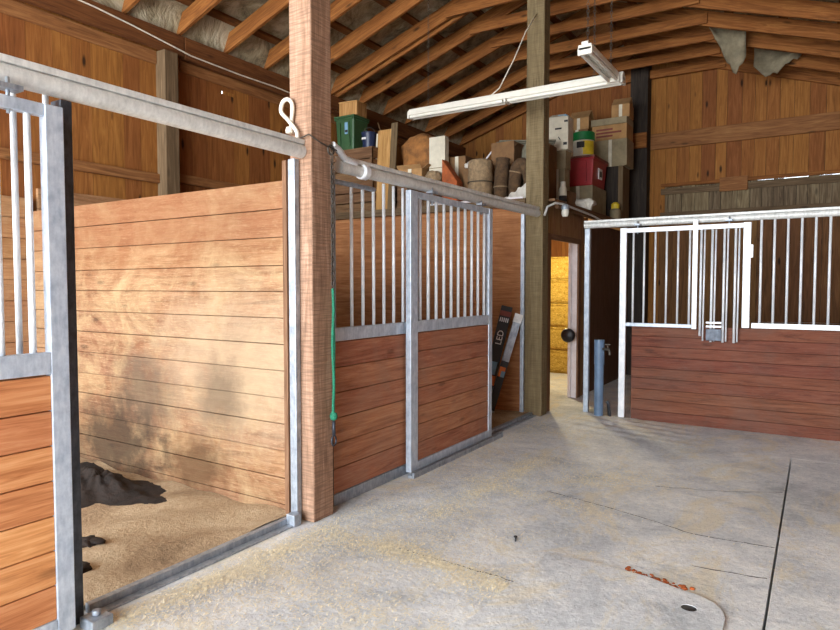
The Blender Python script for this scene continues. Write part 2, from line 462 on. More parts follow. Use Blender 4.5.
def siding_back():
    m = MB(); x = XW
    while x < XR:
        w = R.uniform(.16, .24); x1 = min(x + w, XR); y1 = YE + .022 + R.uniform(-.002, .002)
        za, zb = (zl(x) if x < XRIDGE else zr(x)), (zl(x1) if x1 < XRIDGE else zr(x1))
        top = (za + zb) / 2 + (.33 if x < XRIDGE - .3 else .30)
        if x > -2.3:
            gap = 0
            m.box(x, x1 - .004, YE, y1, 3.166 + R.choice((0, 0, .004)), top)
        else: m.box(x, x1 - .004, YE, y1, 0, top)
        x = x1
    mb = MB(); x = XW
    while x < XR:
        x1 = min(x + .35, XR); tz = (min(zl(x), zl(x1)) if x1 < XRIDGE else min(zr(x), zr(x1))) + .28
        if x > -1.05: mb.box(x, x1, YE + .028, YE + .05, 3.176, tz); mb.box(x, x1, YE + .028, YE + .05, 0, 3.162)
        else: mb.box(x, x1, YE + .028, YE + .05, 0, tz, 'z')
        x = x1
    struct(mb.build('wall_back_backing', 'dark_timber'))
    struct(m.build('wall_back', 'siding'), 'brown upright board gable wall at the far end')
    m = MB(); x = -2.3
    while x < XR:
        w = R.uniform(.13, .24); x1 = min(x + w, XR)
        m.box(x, x1 - R.uniform(.004, .009), YE + .004, YE + .026, 2.60, 3.164 + R.uniform(-.014, .002)); x = x1
    struct(m.build('wall_back_weathered', 'old_siding'), 'grey weathered boards low on the far end wall')
    m = MB(); x = -2.3
    while x < XR:
        w = R.uniform(.16, .26); x1 = min(x + w, XR)
        m.box(x, x1 - .005, YE - .002, YE + .02, 0, 2.60); x = x1
    struct(m.build('wall_back_lower', 'stall_back'), 'brown boards behind the end stall bars, colour darkened for shade')
siding_back()
def siding_right():
    m = MB(); y = YB
    while y < YE:
        w = R.uniform(.17, .25); y1 = min(y + w, YE)
        m.box(XR, XR + .022, y, y1 - .004, 0, zr(XR) + .2); y = y1
    struct(m.build('wall_right', 'siding'), 'brown upright board siding along the right side')
    m = MB(); x = .7  # unseen boards added to block side light from the open end
    while x < XR:
        m.box(x, min(x + .2, XR) - .003, YB - .02, YB, 0, zr(XR) + .3, 'z'); x += .2
    struct(m.build('wall_light_block', 'siding'), 'added unseen brown board siding blocking side light at the open end')
siding_right()

# ---- roof: insulation blanket above rafters and purlins, small daylight gaps near the ridge
def roof():
    m = MB()
    ny, nx = 110, 34
    def mk(xa, xb, zf, hole):
        def fn(u, v):
            x = xa + u * (xb - xa); y = YB - .3 + v * (YE + .3 - YB)
            ph = ((x - xa) / .62) % 1
            sag = -.03 * math.sin(PI * ph) + .018 * math.sin(y * 9 + x * 5) * math.sin(y * 4.1 - x * 7)
            return (x, y, zf(x) + .30 + sag)
        m.grid(fn, nx, ny, True, hole)
    hl = {(nx - 1, int((yy - YB + .3) / (YE + .3 - YB + .0) * ny)) for yy in (9.55, 10.45, 11.0)}
    mk(XW - .5, XRIDGE - .02, zl, lambda i, j: (i, j) in hl)
    m.grid(lambda u, v: (XW + .02 + .16 * u, YB - .3 + v * (YE + .3 - YB), 4.28 + .30 * u + .012 * math.sin(v * 160) * math.sin(u * 5)), 4, 110, True)
    mk(XR + .4, XRIDGE + .02, zr, None)
    m.grid(lambda u, v: (XRIDGE - .02 + u * .04, YB - .3 + v * (YE + .3 - YB), ZR + .27), 1, 40, True)
    struct(m.build('ceiling', 'insulation'), 'grey wrinkled roof insulation between the rafters')
roof()

# ---- roof timbers, each stick on its own
SP = .65
ys = [8.5 + SP * k for k in range(-16, 5)]
for y in ys:
    if y < YB: continue
    m = MB(); jig = R.uniform(-.01, .01)
    m.bar((XW - .1, y, zl(XW - .1) + .095 + jig), (XRIDGE - .025, y, zl(XRIDGE - .025) + .095 + jig), .042, .19)
    tag(m.build('rafter', 'rafter', base='auto', bevel=.004), 'brown sloping roof rafter rising from the left wall to the ridge', 'rafter', 'rafters of the left roof slope')
    m = MB()
    m.bar((XRIDGE + .025, y + .045, zr(XRIDGE + .025) + .095), (XR + .15, y + .045, zr(XR + .15) + .095), .042, .19)
    tag(m.build('rafter', 'rafter', base='auto', bevel=.004), 'brown sloping roof rafter falling from the ridge towards the right', 'rafter', 'rafters of the right roof slope')
    if y > 6.2:
        m = MB(); zt = 4.95 + R.uniform(-.02, .02)
        m.bar((-4.12, y + .022 - .065, zt + .07), (-1.32, y + .001, zt + .07), .04, .14)
        tag(m.build('collar_tie', 'rafter', base='auto', bevel=.004), 'level brown tie board nailed across a pair of rafters', 'collar tie', 'collar ties under the ridge')
m = MB()
m.bar((XW - .1, 7.28, zl(XW - .1) + .06), (-3.3, 7.28, zl(-3.3) + .06), .04, .17)
tag(m.build('rafter', 'rafter', base='auto', bevel=.004), 'extra sister rafter doubled beside another above the loft junk', 'rafter')
for k in range(6):
    x = XW + .25 + k * .62
    if x > XRIDGE - .1: break
    m = MB(); m.bar((x, YB, zl(x) + .235), (x, YE, zl(x) + .235), .09, .04, up=(-.316, 0, .949))
    tag(m.build('purlin', 'purlin', base='auto'), 'dark brown purlin lying across the left rafters under insulation', 'purlin', 'purlins of the left roof slope')
for k in range(7):
    x = XRIDGE + .4 + k * .62
    m = MB(); m.bar((x, YB, zr(x) + .235), (x, YE, zr(x) + .235), .09, .04, up=(.316, 0, .949))
    tag(m.build('purlin', 'purlin', base='auto'), 'dark brown purlin lying across the right rafters under insulation', 'purlin', 'purlins of the right roof slope')
m = MB(); m.box(XRIDGE - .022, XRIDGE + .022, YB, YE, ZR - .02, ZR + .22)
tag(m.build('ridge_beam', 'rafter', base='auto'), 'brown ridge board where the two roof slopes meet', 'beam')

# ---- posts and wall timbers
def timber(name, mat, dims, label, cat, bevel=.008, axis=None):
    m = MB(); m.box(*dims, axis=axis)
    return tag(m.build(name, mat, base='auto', bevel=bevel), label, cat)
timber('timber_post', 'post', (-2.86, -2.678, 2.985, 3.18, 0, ZR), 'thick rough sawn square post between the two left stalls', 'post', .01)
timber('timber_post', 'post_old', (-2.905, -2.69, 6.90, 7.08, 0, ZR), 'olive brown square post at the far end of the second stall', 'post', .01)
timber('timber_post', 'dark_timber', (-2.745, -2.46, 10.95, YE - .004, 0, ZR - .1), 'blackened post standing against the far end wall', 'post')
timber('wall_post', 'grey_timber', (XW, XW + .16, 4.33, 4.50, 0, 4.03), 'weathered grey post on the left siding above the plank partition', 'post')
timber('top_plate', 'purlin', (XW + .03, XW + .11, YB, 4.62, 4.04, 4.262), 'long brown beam on top of the left siding, near length', 'beam')
timber('top_plate', 'purlin', (XW + .03, XW + .11, 4.63, YE, 4.02, 4.262), 'long brown beam on top of the left siding, far length', 'beam')
timber('wall_girt', 'girt', (XW, XW + .03, YB, 4.33, 3.89, 4.03), 'flat board nailed to the left siding just under the top beam', 'beam')
timber('wall_girt', 'girt', (XW, XW + .05, YB, 4.33, 2.62, 2.72), 'thin rail across the left siding low above the stall planks', 'beam')
timber('wall_girt', 'girt', (XW, XW + .05, 4.50, 6.9, 2.66, 2.76), 'thin rail across the left siding beyond the grey wall post', 'beam')
timber('wall_girt', 'girt', (XW, XW + .03, 4.63, YE, 3.90, 4.02), 'flat board under the top beam beyond the grey wall post', 'beam')
timber('wall_girt', 'rafter', (-2.84, -2.46, YE - .31, YE - .27, 3.80, 4.05), 'short stub of cross beam on the blackened post', 'beam', .004)
timber('wall_girt', 'girt', (-2.455, XR, YE - .05, YE, 3.80, 4.06), 'wide brown beam running level across the far end wall', 'beam', .006)
timber('wall_girt', 'rafter', (-2.28, XR, YE - .04, YE - .002, 3.17, 3.22), 'ragged thin brown strip above the grey weathered boards', 'beam', .004)
timber('wall_girt', 'grey_timber', (-2.28, XR, YE - .03, YE + .003, 3.04, 3.135), 'grey weathered rail with daylight above it on the end wall', 'beam', .004)
timber('wall_girt', 'grey_timber', (-2.28, XR, YE - .05, YE - .002, 2.62, 2.74), 'grey weathered rail just above the end stall track', 'beam', .004)
timber('patch_board', 'girt', (-1.38, -.98, YE - .066, YE - .042, 3.02, 3.24), 'short square patch board nailed over the ragged strip', 'board', .003)

# ------------------------------------------------------------------ stall partitions (setting)
def planks_y(y0, y1, x0, x1, z0, z1, step, gap=.005, wob=.004):
    m = MB(); z = z0
    while z < z1 - .02:
        w = step * R.uniform(.96, 1.04); zz = min(z + w, z1)
        if z1 - zz < .03: zz = z1
        o = R.uniform(-wob, wob); m.box(x0, x1, y0 + o, y1 + o, z, zz - gap, 'x'); z = zz
    return m
m = planks_y(Y1 - .02, Y1 + .02, XW, -2.87, -.12, 2.19, .178, .0035, .006)
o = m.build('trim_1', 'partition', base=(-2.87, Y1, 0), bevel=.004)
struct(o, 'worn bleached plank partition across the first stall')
m = MB(); z = -.1
while z < 2.2:
    w = .185; m.box(XW + .005, XW + .045, YB, Y1 - .03, z, z + w - .005, 'y'); z += w
struct(m.build('trim_2', 'side_planks', bevel=.003), 'horizontal brown kick planks lining the left stall wall')
m = MB()
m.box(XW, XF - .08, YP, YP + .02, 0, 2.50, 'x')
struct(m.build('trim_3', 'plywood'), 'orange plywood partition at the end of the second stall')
m = MB(); z = 0
while z < 2.3:
    m.box(XW + .005, XW + .045, Y1 + .03, YP - .01, z, z + .18, 'y'); z += .185
struct(m.build('trim_4', 'side_planks'), 'brown kick planks lining the second stall')

# bedding
def bedding(x0, x1, y0, y1, zf, name, label):
    m = MB()
    nx, ny = 60, 60
    m.grid(lambda u, v: (x0 + u * (x1 - x0), y0 + v * (y1 - y0), zf(x0 + u * (x1 - x0), y0 + v * (y1 - y0))), nx, ny, True)
    o = m.build(name, 'bedding'); tag(o, label, 'bedding', kind='stuff'); return o
def hb(x, y):
    b = .035 + .012 * math.sin(x * 5 + y * 3) + .01 * math.sin(x * 13 - y * 9)
    d = math.exp(-((x + 4.2) ** 2 / .9 + (y - 2.5) ** 2 / 1.2))
    return max(.004, b - .03 * d)
bedding(XW + .05, XF - .05, -.6, Y1 - .03, hb, 'dirt_bedding', 'trodden brown dirt and sawdust covering the first stall floor')
bedding(XW + .05, XF - .05, Y1 + .04, YP - .02, lambda x, y: .03 + .012 * math.sin(x * 5 + y * 3), 'dirt_bedding', 'brown dusty bedding inside the second stall')

# ------------------------------------------------------------------ stall hardware
def bars(parent, positions, z0, z1, r=.0125, axis='y', c=0.0, mat='galv_bar'):
    for p in positions:
        m = MB()
        a = (c, p) if axis == 'y' else (p, c)
        m.tube([(a[0], a[1], z0), (a[0], a[1], z1)], r, 10)
        m.build('bar', mat, parent)

def plank_panel(parent, name, mat, axis, a0, a1, c, z0, z1, n, th=.035):
    m = MB(); h = (z1 - z0) / n
    for k in range(n):
        if axis == 'y': m.box(c - th / 2, c + th / 2, a0, a1, z0 + k * h, z0 + (k + 1) * h - .005, 'y')
        else: m.box(a0, a1, c - th / 2, c + th / 2, z0 + k * h, z0 + (k + 1) * h - .005, 'x')
    return m.build(name, mat, parent, bevel=.003)

def hanger(parent, x, y, z):
    m = MB(); m.box(x - .03, x + .03, y - .045, y + .045, z, z + .02); o = m.build('hanger', 'galv_dull', parent)
    m = MB(); m.tube([(x, y, z - .09), (x, y, z + .05)], .008, 8)
    m.lathe([(.0, -.002), (.018, 0), (.018, .016), (0, .018)], (x, y, z - .075), 6)
    m.build('bolt', 'galv_dull', o)
    return o

def sliding_door(y0, y1, x, zt, n, label, mat, zm=1.14, planks=7, name='stall_door'):
    t = thing(name, (x, (y0 + y1) / 2, .03), label, 'stall door')
    s = .05; w = .105
    boxes('stile', 'galv', t, [(x - .025, x + .025, y0, y0 + w, .03, zt)])
    boxes('stile', 'galv', t, [(x - .025, x + .025, y1 - .075, y1, .03, zt)])
    boxes('top_rail', 'galv', t, [(x - .02, x + .02, y0 + w, y1 - .075, zt - s, zt)])
    boxes('middle_rail', 'galv', t, [(x - .024, x + .024, y0 + w, y1 - .075, zm, zm + .09)])
    boxes('bottom_rail', 'galv', t, [(x - .024, x + .024, y0 + w, y1 - .075, .03, .10)])
    plank_panel(t, 'plank_panel', mat, 'y', y0 + w, y1 - .075, x, .102, zm - .003, planks)
    a, b = y0 + w, y1 - .075
    bars(t, [a + (b - a) * (k + .5) / n for k in range(n)], zm + .09, zt - s, .0135, 'y', x)
    return t

# first door: slid back to the left, only its leading edge in view
d1 = sliding_door(.22, 1.462, -2.70, 2.245, 9, 'near left sliding stall door with orange planks, cut off by the picture edge', 'door_planks_bright', planks=7)
hanger(d1, -2.70, 1.26, 2.27); hanger(d1, -2.70, .45, 2.27)
# second door
d2 = sliding_door(4.14, 5.60, -2.72, 2.255, 10, 'galvanised sliding stall door with reddish planks beside the open second stall', 'door_planks')
hanger(d2, -2.72, 4.5, 2.27); hanger(d2, -2.72, 5.4, 2.27)

def stall_front(y0, y1, label, shorts, longs, zlong, mat, zshort=2.20):
    x = -2.79
    t = thing('stall_front', (x, (y0 + y1) / 2, 0), label, 'stall front')
    boxes('middle_rail', 'galv', t, [(x - .025, x + .025, y0, y1, 1.13, 1.22)])
    boxes('bottom_rail', 'galv_dull', t, [(x - .025, x + .025, y0, y1, .0, .08)])
    plank_panel(t, 'plank_panel', mat, 'y', y0, y1, x, .082, 1.127, 6)
    bars(t, shorts, 1.22, zshort, .0125, 'y', x); bars(t, longs, 1.22, zlong, .0125, 'y', x)
    return t
f2 = stall_front(3.285, 5.60, 'fixed barred stall front with planks next to the rough sawn post', [3.52, 3.65, 3.78], [3.91 + .13 * k for k in range(13)], 2.275, 'door_planks')
m = MB(); m.tube([(-2.79, 3.30, 2.215), (-2.79, 3.79, 2.215)], .017, 10); m.build('short_rail', 'galv_dull', f2, smooth_angle=40)
boxes('jamb', 'galv_dull', f2, [(-2.815, -2.765, 3.285, 3.32, 1.22, 2.28)])
f1 = stall_front(-.6, 1.485, 'fixed barred stall front behind the near left sliding door', [], [-.5 + .13 * k for k in range(16)], 2.315, 'side_planks')
boxes('jamb', 'dark_steel', f1, [(-2.83, -2.75, 1.49, 1.54, .0, 2.30)])

# overhead tracks
def track(name, p0, p1, label, clips=()):
    t = thing(name, tuple((Vector(p0) + Vector(p1)) / 2), label, 'door track')
    m = MB(); m.tube([p0, p1], .042, 16); m.build('lower_tube', 'track', t, smooth_angle=40)
    a, b = Vector(p0) + Vector((0, 0, .055)), Vector(p1) + Vector((0, 0, .055))
    m = MB(); m.bar(a, b, .06, .03); m.build('upper_flange', 'track', t, bevel=.004)
    return t
t1 = track('door_track', (-2.755, -1.2, 2.345), (-2.755, 2.98, 2.345), 'long zinc door track running over the first stall opening')
t2 = track('door_track', (-2.755, 3.34, 2.312), (-2.755, 6.89, 2.345), 'zinc door track between the rough sawn post and the olive post')
m = MB(); m.lathe([(0, -.03), (.055, -.025), (.055, .025), (0, .03)], (-2.745, 3.60, 2.312), 16, 'y'); m.build('bracket', 'galv_bar', t2, smooth_angle=40)
m = MB(); m.tube([(-2.69, 3.2, 2.42), (-2.70, 3.27, 2.405), (-2.72, 3.36, 2.365), (-2.735, 3.5, 2.355)], .024, 10); m.build('bent_end', 'galv_bar', t2, smooth_angle=40)
# jambs
def jamb(x0, x1, y0, y1, z1, label, mat='galv'):
    m = MB(); m.box(x0, x1, y0, y1, 0, z1); return tag(m.build('door_jamb', mat, base='auto', bevel=.006), label, 'door jamb')
jamb(-2.832, -2.775, 2.935, 2.98, 2.30, 'upright galvanised channel on the front of the rough sawn post', 'galv_dull')
jamb(-2.955, -2.91, 6.88, 6.92, 2.35, 'upright galvanised channel beside the olive post')
timber('jamb_board', 'casing', (-2.90, -2.865, 2.955, 2.985, 0, 2.30), 'thin wooden strip behind the galvanised channel of the first stall', 'board', .002)
timber('jamb_board', 'dark_timber', (-2.82, -2.76, 3.205, 3.28, 0, 2.34), 'dark upright board between rough sawn post and barred front', 'board', .003)
# sills on the floor
m = MB(); m.box(-2.83, -2.79, 1.59, 2.92, 0, .045); m.box(-2.79, -2.74, 1.59, 2.92, 0, .012)
tag(m.build('door_sill', 'galv_dull', base='auto', bevel=.003), 'low steel threshold across the first stall opening', 'sill')
m = MB(); m.box(-2.83, -2.79, 5.72, 6.88, 0, .04); m.box(-2.79, -2.74, 5.72, 6.88, 0, .012)
tag(m.build('door_sill', 'galv_dull', base='auto', bevel=.003), 'low steel threshold across the second stall opening', 'sill')
m = MB(); m.box(-2.70, -2.64, 4.1, 5.75, 0, .022); m.box(-2.66, -2.64, 4.1, 5.75, .022, .045)
tag(m.build('floor_guide', 'galv_dull', base='auto', bevel=.003), 'steel guide strip on the floor under the reddish sliding door', 'sill')
m = MB(); m.box(-2.72, -2.62, 1.50, 1.60, 0, .05); m.tube([(-2.67, 1.55, .05), (-2.67, 1.55, .075)], .02, 8)
tag(m.build('floor_guide', 'galv_dull', base='auto', bevel=.006), 'small steel floor stop at the foot of the near left door', 'door stop')
m = MB(); m.box(-2.80, -2.73, 2.86, 2.925, 0, .075)
tag(m.build('floor_guide', 'galv_dull', base='auto', bevel=.006), 'small steel floor stop at the foot of the rough sawn post', 'door stop')

# ------------------------------------------------------------------ end stall
te = thing('door_track', (0, YS - .02, 2.22), 'long zinc track across the front of the end stall', 'door track')
m = MB(); m.tube([(-2.34, YS, 2.215), (XR, YS, 2.215)], .034, 14); m.build('lower_tube', 'track', te, smooth_angle=40)
m = MB(); m.box(-2.34, XR, YS - .028, YS + .028, 2.248, 2.272); m.build('upper_flange', 'track', te, bevel=.003)
m = MB(); m.box(-2.33, -2.27, YS - .03, YS + .03, 0, 2.18)
tag(m.build('door_jamb', 'galv', base='auto', bevel=.008), 'slim galvanised corner upright holding the end stall track', 'door jamb')
ew = thing('stall_front', (.2, YS, 0), 'reddish board wall with upright bars at the end of the aisle', 'stall front')
m = planks_y(YS - .02, YS + .02, -1.78, XR, 0, 1.075, .119, .003, .0015); m.build('plank_panel', 'end_planks', ew, bevel=.003)
m = MB()
m.grid(lambda u, v: (-.58 + u * (XR + .58), YS - .022 + .044 * v, 1.135 + .012 * math.sin(u * 9)), 30, 1, True)
m.box(-.58, XR, YS - .026, YS + .026, 1.078, 1.128)
m.build('cap_rail', 'galv_bar', ew)
bars(ew, [-.508 + .118 * k for k in range(23)], 1.128, 2.19, .0125, 'x', YS)
ed = thing('stall_door', (-1.24, YS - .06, 0), 'barred galvanised gate frame standing in front of the end board wall', 'stall door')
y = YS - .065
boxes('stile', 'galv_bar', ed, [(-1.905, -1.835, y - .02, y + .02, 0.02, 2.16)])
boxes('stile', 'galv_bar', ed, [(-.665, -.595, y - .02, y + .02, 1.08, 2.16)])
boxes('stile', 'galv_bar', ed, [(-1.145, -1.095, y - .02, y + .02, 1.05, 2.21)])
boxes('top_rail', 'galv_bar', ed, [(-1.835, -.665, y - .018, y + .018, 2.105, 2.155)])
boxes('bottom_rail', 'galv', ed, [(-1.835, -1.145, y - .018, y + .018, 1.06, 1.10)])
bars(ed, [-1.762 + .1175 * k for k in range(6)], 1.10, 2.105, .011, 'x', y)
for x in (-1.062, -.955, -.84, -.735):
    m = MB(); m.tube([(x, y, 2.105), (x, y - .005, .92 if x > -1 else .98)], .0125, 10); m.tube([(x + .035, y - .012, 2.10), (x + .03, y - .012, .93)], .0085, 8)
    m.build('bar', 'galv_bar', ed)
boxes('latch_plate', 'dark_steel', ed, [(-1.0, -.85, y - .035, y - .012, .935, 1.06)])
boxes('latch_bar', 'galv_bar', ed, [(-1.0, -.85, y - .035, y - .012, 1.075, 1.095)], bevel=.002)
boxes('latch_bar', 'galv_bar', ed, [(-1.0, -.85, y - .035, y - .012, 1.115, 1.135)], bevel=.002)
hanger(ed, -1.72, y, 2.18); hanger(ed, -.80, y, 2.18)
m = MB(); m.box(-.60, -.575, y - .02, y + .02, 1.80, 1.93); m.build('latch', 'galv_bar', ed)
# side of the end stall, feed room wall
m = MB()
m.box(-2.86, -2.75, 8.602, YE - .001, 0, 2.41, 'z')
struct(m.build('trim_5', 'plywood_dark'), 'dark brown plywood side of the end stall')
m = MB(); yy = 7.085
while yy < 8.58:
    m.box(-2.86, -2.75, yy, min(yy + .075, 8.60), 2.10, 2.498, 'z'); yy += .079
m.box(-2.86, -2.75, 7.085, 7.25, 0, 2.10, 'z'); m.box(-2.86, -2.75, 8.34, 8.60, 0, 2.10, 'z')
struct(m.build('wall_feed_room', 'beadboard'), 'narrow brown boards above and beside the feed room doorway')
door = thing('door_frame', (-2.80, 7.8, 0), 'brown casing with white jamb around the yellow lit doorway', 'door frame')
boxes('casing', 'casing', door, [(-2.75, -2.727, 7.12, 7.275, 0, 2.14)], .003)
boxes('casing', 'casing', door, [(-2.75, -2.727, 8.31, 8.41, 0, 2.14)], .003)
boxes('casing', 'casing', door, [(-2.75, -2.727, 7.275, 8.31, 2.07, 2.14)], .003)
boxes('jamb', 'casing', door, [(-2.865, -2.75, 7.252, 7.275, 0, 2.098)], .003)
boxes('jamb', 'white_paint', door, [(-2.87, -2.75, 8.31, 8.338, 0, 2.098)], .003)['label'] = 'white painted door jamb'
boxes('stop_strip', 'white_paint', door, [(-2.845, -2.82, 8.285, 8.31, 0, 2.07)], .003)
m = MB(); m.lathe([(0, 0), (.07, .005), (.095, .03), (.09, .07), (.05, .10), (0, .105)], (0, 0, 0), 20, 'y')
b = m.build('door_bumper', 'black_rubber', base=(0, .105, 0), smooth_angle=60); b.location = (-2.80, 8.18, .86)
tag(b, 'round black rubber bumper on the white door jamb', 'bumper')

# feed room: straw bales lit by a warm bulb
def bale(x, y, z, label):
    t = thing('straw_bale', (x, y, z), label, 'straw bale', 'straw bales in the lit feed room')
    w, d, h = .92, .46, .40
    m = MB(); n = 14
    def side(fix, sgn):
        def fn(u, v):
            j = .018 * math.sin(u * 31 + v * 17 + x * 9 + z * 5) + .014 * math.sin(u * 67 - v * 43 + z * 11)
            e = .03 * (1 - min(1, 6 * min(u, 1 - u, v, 1 - v)))
            if fix == 'y': return (-w / 2 + u * w, sgn * (d / 2 + j * .6 - e), v * h)
            if fix == 'x': return (sgn * (w / 2 + j * .6 - e), -d / 2 + u * d, v * h)
            return (-w / 2 + u * w, -d / 2 + v * d, (h if sgn > 0 else 0) + sgn * (-e + j * .3 * (sgn > 0)))
        m.grid(fn, n, n, True)
    for f_ in 'xyz':
        for sg in (-1, 1): side(f_, sg)
    o = m.build('straw_body', 'straw'); o.parent = t
    for yy in (-.3, .3):
        m = MB(); m.tube([(yy, -d / 2 - .012, .0), (yy, -d / 2 - .014, h), (yy, d / 2 + .012, h + .005), (yy, d / 2 + .014, 0)], .004, 6)
        q = m.build('twine', 'rust'); q.parent = t
    return t
for i, bx in enumerate((-4.85, -3.9, -2.95 - .28)):
    if bx > -3.4: bx = -3.27
for c in range(5):
    bale(-3.92, 10.75, c * .405, 'yellow straw bale in the stack seen through the lit doorway')
    bale(-4.88, 10.75, c * .405, 'yellow straw bale in the stack seen through the lit doorway')
def bulb():
    t = thing('bare_bulb', (-3.7, 9.2, 2.22), 'bare warm bulb under the feed room ceiling', 'lamp')
    m = MB(); m.lathe([(0, 0), (.03, .01), (.035, .04), (.018, .08), (.016, .11), (.03, .12), (.03, .18), (0, .18)], (-3.7, 9.2, 2.22), 16)
    m.build('glass', 'glass_bulb', t)
    m = MB(); m.tube([(-3.7, 9.2, 2.40), (-3.7, 9.2, 2.502)], .006, 6); m.build('cord', 'cable_dark', t)
bulb()
ld = bpy.data.lights.new('feed_room_light', 'POINT'); ld.energy = 85; ld.color = (1.0, .86, .52); ld.shadow_soft_size = .08
lo = bpy.data.objects.new('feed_room_light', ld); COL.objects.link(lo); lo.location = (-3.7, 9.2, 2.05)

# yard standpipe
t = thing('standpipe', (-2.10, 7.16, 0), 'blue grey standpipe with a tap beside the end stall', 'standpipe')
m = MB(); m.tube([(-2.10, 7.16, 0), (-2.10, 7.16, .88)], .052, 20); m.tube([(-2.10, 7.16, .62), (-2.10, 7.16, .9)], .057, 20)
m.build('pipe', 'pvc', t, smooth_angle=40)
m = MB(); m.tube([(-2.06, 7.14, .80), (-1.98, 7.10, .80), (-1.965, 7.09, .775), (-1.96, 7.09, .74)], .015, 10)
m.tube([(-1.99, 7.105, .80), (-1.99, 7.105, .85)], .007, 8); m.box(-2.02, -1.96, 7.095, 7.115, .85, .86); m.build('tap', 'chain', t, smooth_angle=40)
m = MB(); m.tube([(-1.99, 7.22, 0), (-2.0, 7.2, .17), (-2.02, 7.19, .2)], .02, 10); m.build('drain_stub', 'dark_steel', t)

# ------------------------------------------------------------------ loft over the feed room
t = thing('loft_platform', (-4.3, 9.05, 2.42), 'brown wooden loft deck over the feed room, loaded with clutter', 'loft')
boxes('deck', 'loft_wood', t, [(XW + .02, -2.62, YP + .14, 10.94, 2.50, 2.53), (XW + .02, -2.91, YP - .04, YP + .14, 2.50, 2.53)], .002)
boxes('edge_board', 'loft_wood', t, [(-2.64, -2.60, 7.15, YE - .26, 2.42, 2.50)], .003)
boxes('edge_board', 'grey_timber', t, [(XW + .05, -2.9, YP - .08, YP - .042, 2.44, 2.53)], .003)
for y in (7.3, 8.2, 9.1, 10.0, 10.9): boxes('joist', 'loft_wood', t, [(XW + .05, -2.87, y, y + .04, 2.42, 2.50)], 0)
m = MB(); m.box(-4.2, -2.92, YP - .1, YP - .082, 2.525, 2.545)
tag(m.build('trim_strip', 'white_paint', base='auto'), 'thin pale strip along the loft edge above the orange plywood', 'strip')

ZD = 2.53
class Loc:
    """local builder for a loose thing: local mesh, then set down turned"""
def item(name, loc, rz, label, cat, group=None):
    return thing(name, loc, label, cat, group, rot=(0, 0, rz))
def addp(m, name, mat, parent, **kw):
    o = m.build(name, mat, None, **kw); o.parent = parent; return o
def carton(loc, w, d, h, rz, label, mat='kraft', flaps=True, tape=True, print_mat=None, name='cardboard_box', peak=False):
    t = item(name, loc, rz, label, 'box')
    m = MB()
    if peak or flaps:
        th = .006
        m.box(-w/2, w/2, -d/2, -d/2 + th, 0, h, 'x'); m.box(-w/2, w/2, d/2 - th, d/2, 0, h, 'x')
        m.box(-w/2, -w/2 + th, -d/2, d/2, 0, h, 'y'); m.box(w/2 - th, w/2, -d/2, d/2, 0, h, 'y'); m.box(-w/2, w/2, -d/2, d/2, 0, th)
        m.box(-w/2 + .01, w/2 - .01, -d/2 + .01, d/2 - .01, h * .55, h * .62)
    else: m.box(-w/2, w/2, -d/2, d/2, 0, h)
    addp(m, 'carton', mat, t, bevel=.004)
    if flaps and not peak:
        for sg in (-1, 1):
            m = MB(); q = d * .42
            m.bar((0, sg * (d/2 - .003), h), (0, sg * (d/2 + q * .55), h + q * .55), w * .96, .005)
            addp(m, 'flap', mat, t)
        m = MB(); m.bar((w/2, 0, h), (w/2 + w * .22, 0, h + w * .15), d * .9, .005); addp(m, 'flap', mat, t)
    if peak:
        for sg in (-1, 1):
            m = MB(); m.bar((0, sg * (d/2 - .002), h), (0, sg * .004, h + d * .42), w * .97, .005); addp(m, 'flap', mat, t)
    if tape:
        m = MB(); m.box(-.025, .025, -d/2 - .002, -d/2, h * .0, h * .999, 'z'); addp(m, 'tape', 'white_card' if mat != 'white_card' else 'kraft', t)
    if print_mat:
        m = MB()
        for k in range(3): m.box(-w * .38, w * (.1 + .25 * (k % 2)), -d/2 - .003, -d/2 - .0005, h * (.2 + .22 * k), h * (.32 + .22 * k))
        addp(m, 'printing', print_mat, t)
    return t
def tote(loc, w, d, h, rz, label, mat, lid, labelmat=None, side=False):
    t = item('storage_tote', loc, rz, label, 'tote')
    m = MB(); k = .88
    P = [(-w/2*k, -d/2*k, 0), (-w/2, -d/2, h), (-w/2*k, d/2*k, 0), (-w/2, d/2, h), (w/2*k, -d/2*k, 0), (w/2, -d/2, h), (w/2*k, d/2*k, 0), (w/2, d/2, h)]
    m.hexa(P, w, d, h); addp(m, 'tub', mat, t, bevel=.02)
    m = MB(); m.box(-w/2 - .012, w/2 + .012, -d/2 - .012, d/2 + .012, h - .03, h - .002); addp(m, 'rim', mat, t, bevel=.008)
    m = MB(); m.box(-w/2 - .016, w/2 + .016, -d/2 - .016, d/2 + .016, h, h + .028); m.box(-w/2 + .05, w/2 - .05, -d/2 + .05, d/2 - .05, h + .026, h + .036)
    addp(m, 'lid', lid, t, bevel=.008)
    for sx in (-1, 1):
        m = MB(); m.bar((sx * (w * .25), -d/2 * .93 - .012, h * .15), (sx * (w * .25), -d/2 - .008, h * .85), .03, .012); addp(m, 'rib', mat, t)
    if labelmat:
        m = MB()
        if side: m.box(w/2 - .012, w/2 + .004, -d * .12, d * .12, h * .3, h * .68)
        else: m.box(w * .02, w * .2, -d/2 - .004, -d/2 + .02, h * .5, h * .85)
        st_ = addp(m, 'sticker', labelmat, t)
        m = MB()
        if side: m.box(w/2 + .002, w/2 + .007, -d * .07, d * .07, h * .38, h * .58)
        else: m.box(w * .04, w * .18, -d/2 - .007, -d/2 + .0, h * .55, h * .62)
        addp(m, 'sticker_print', 'ink', st_)
    return t
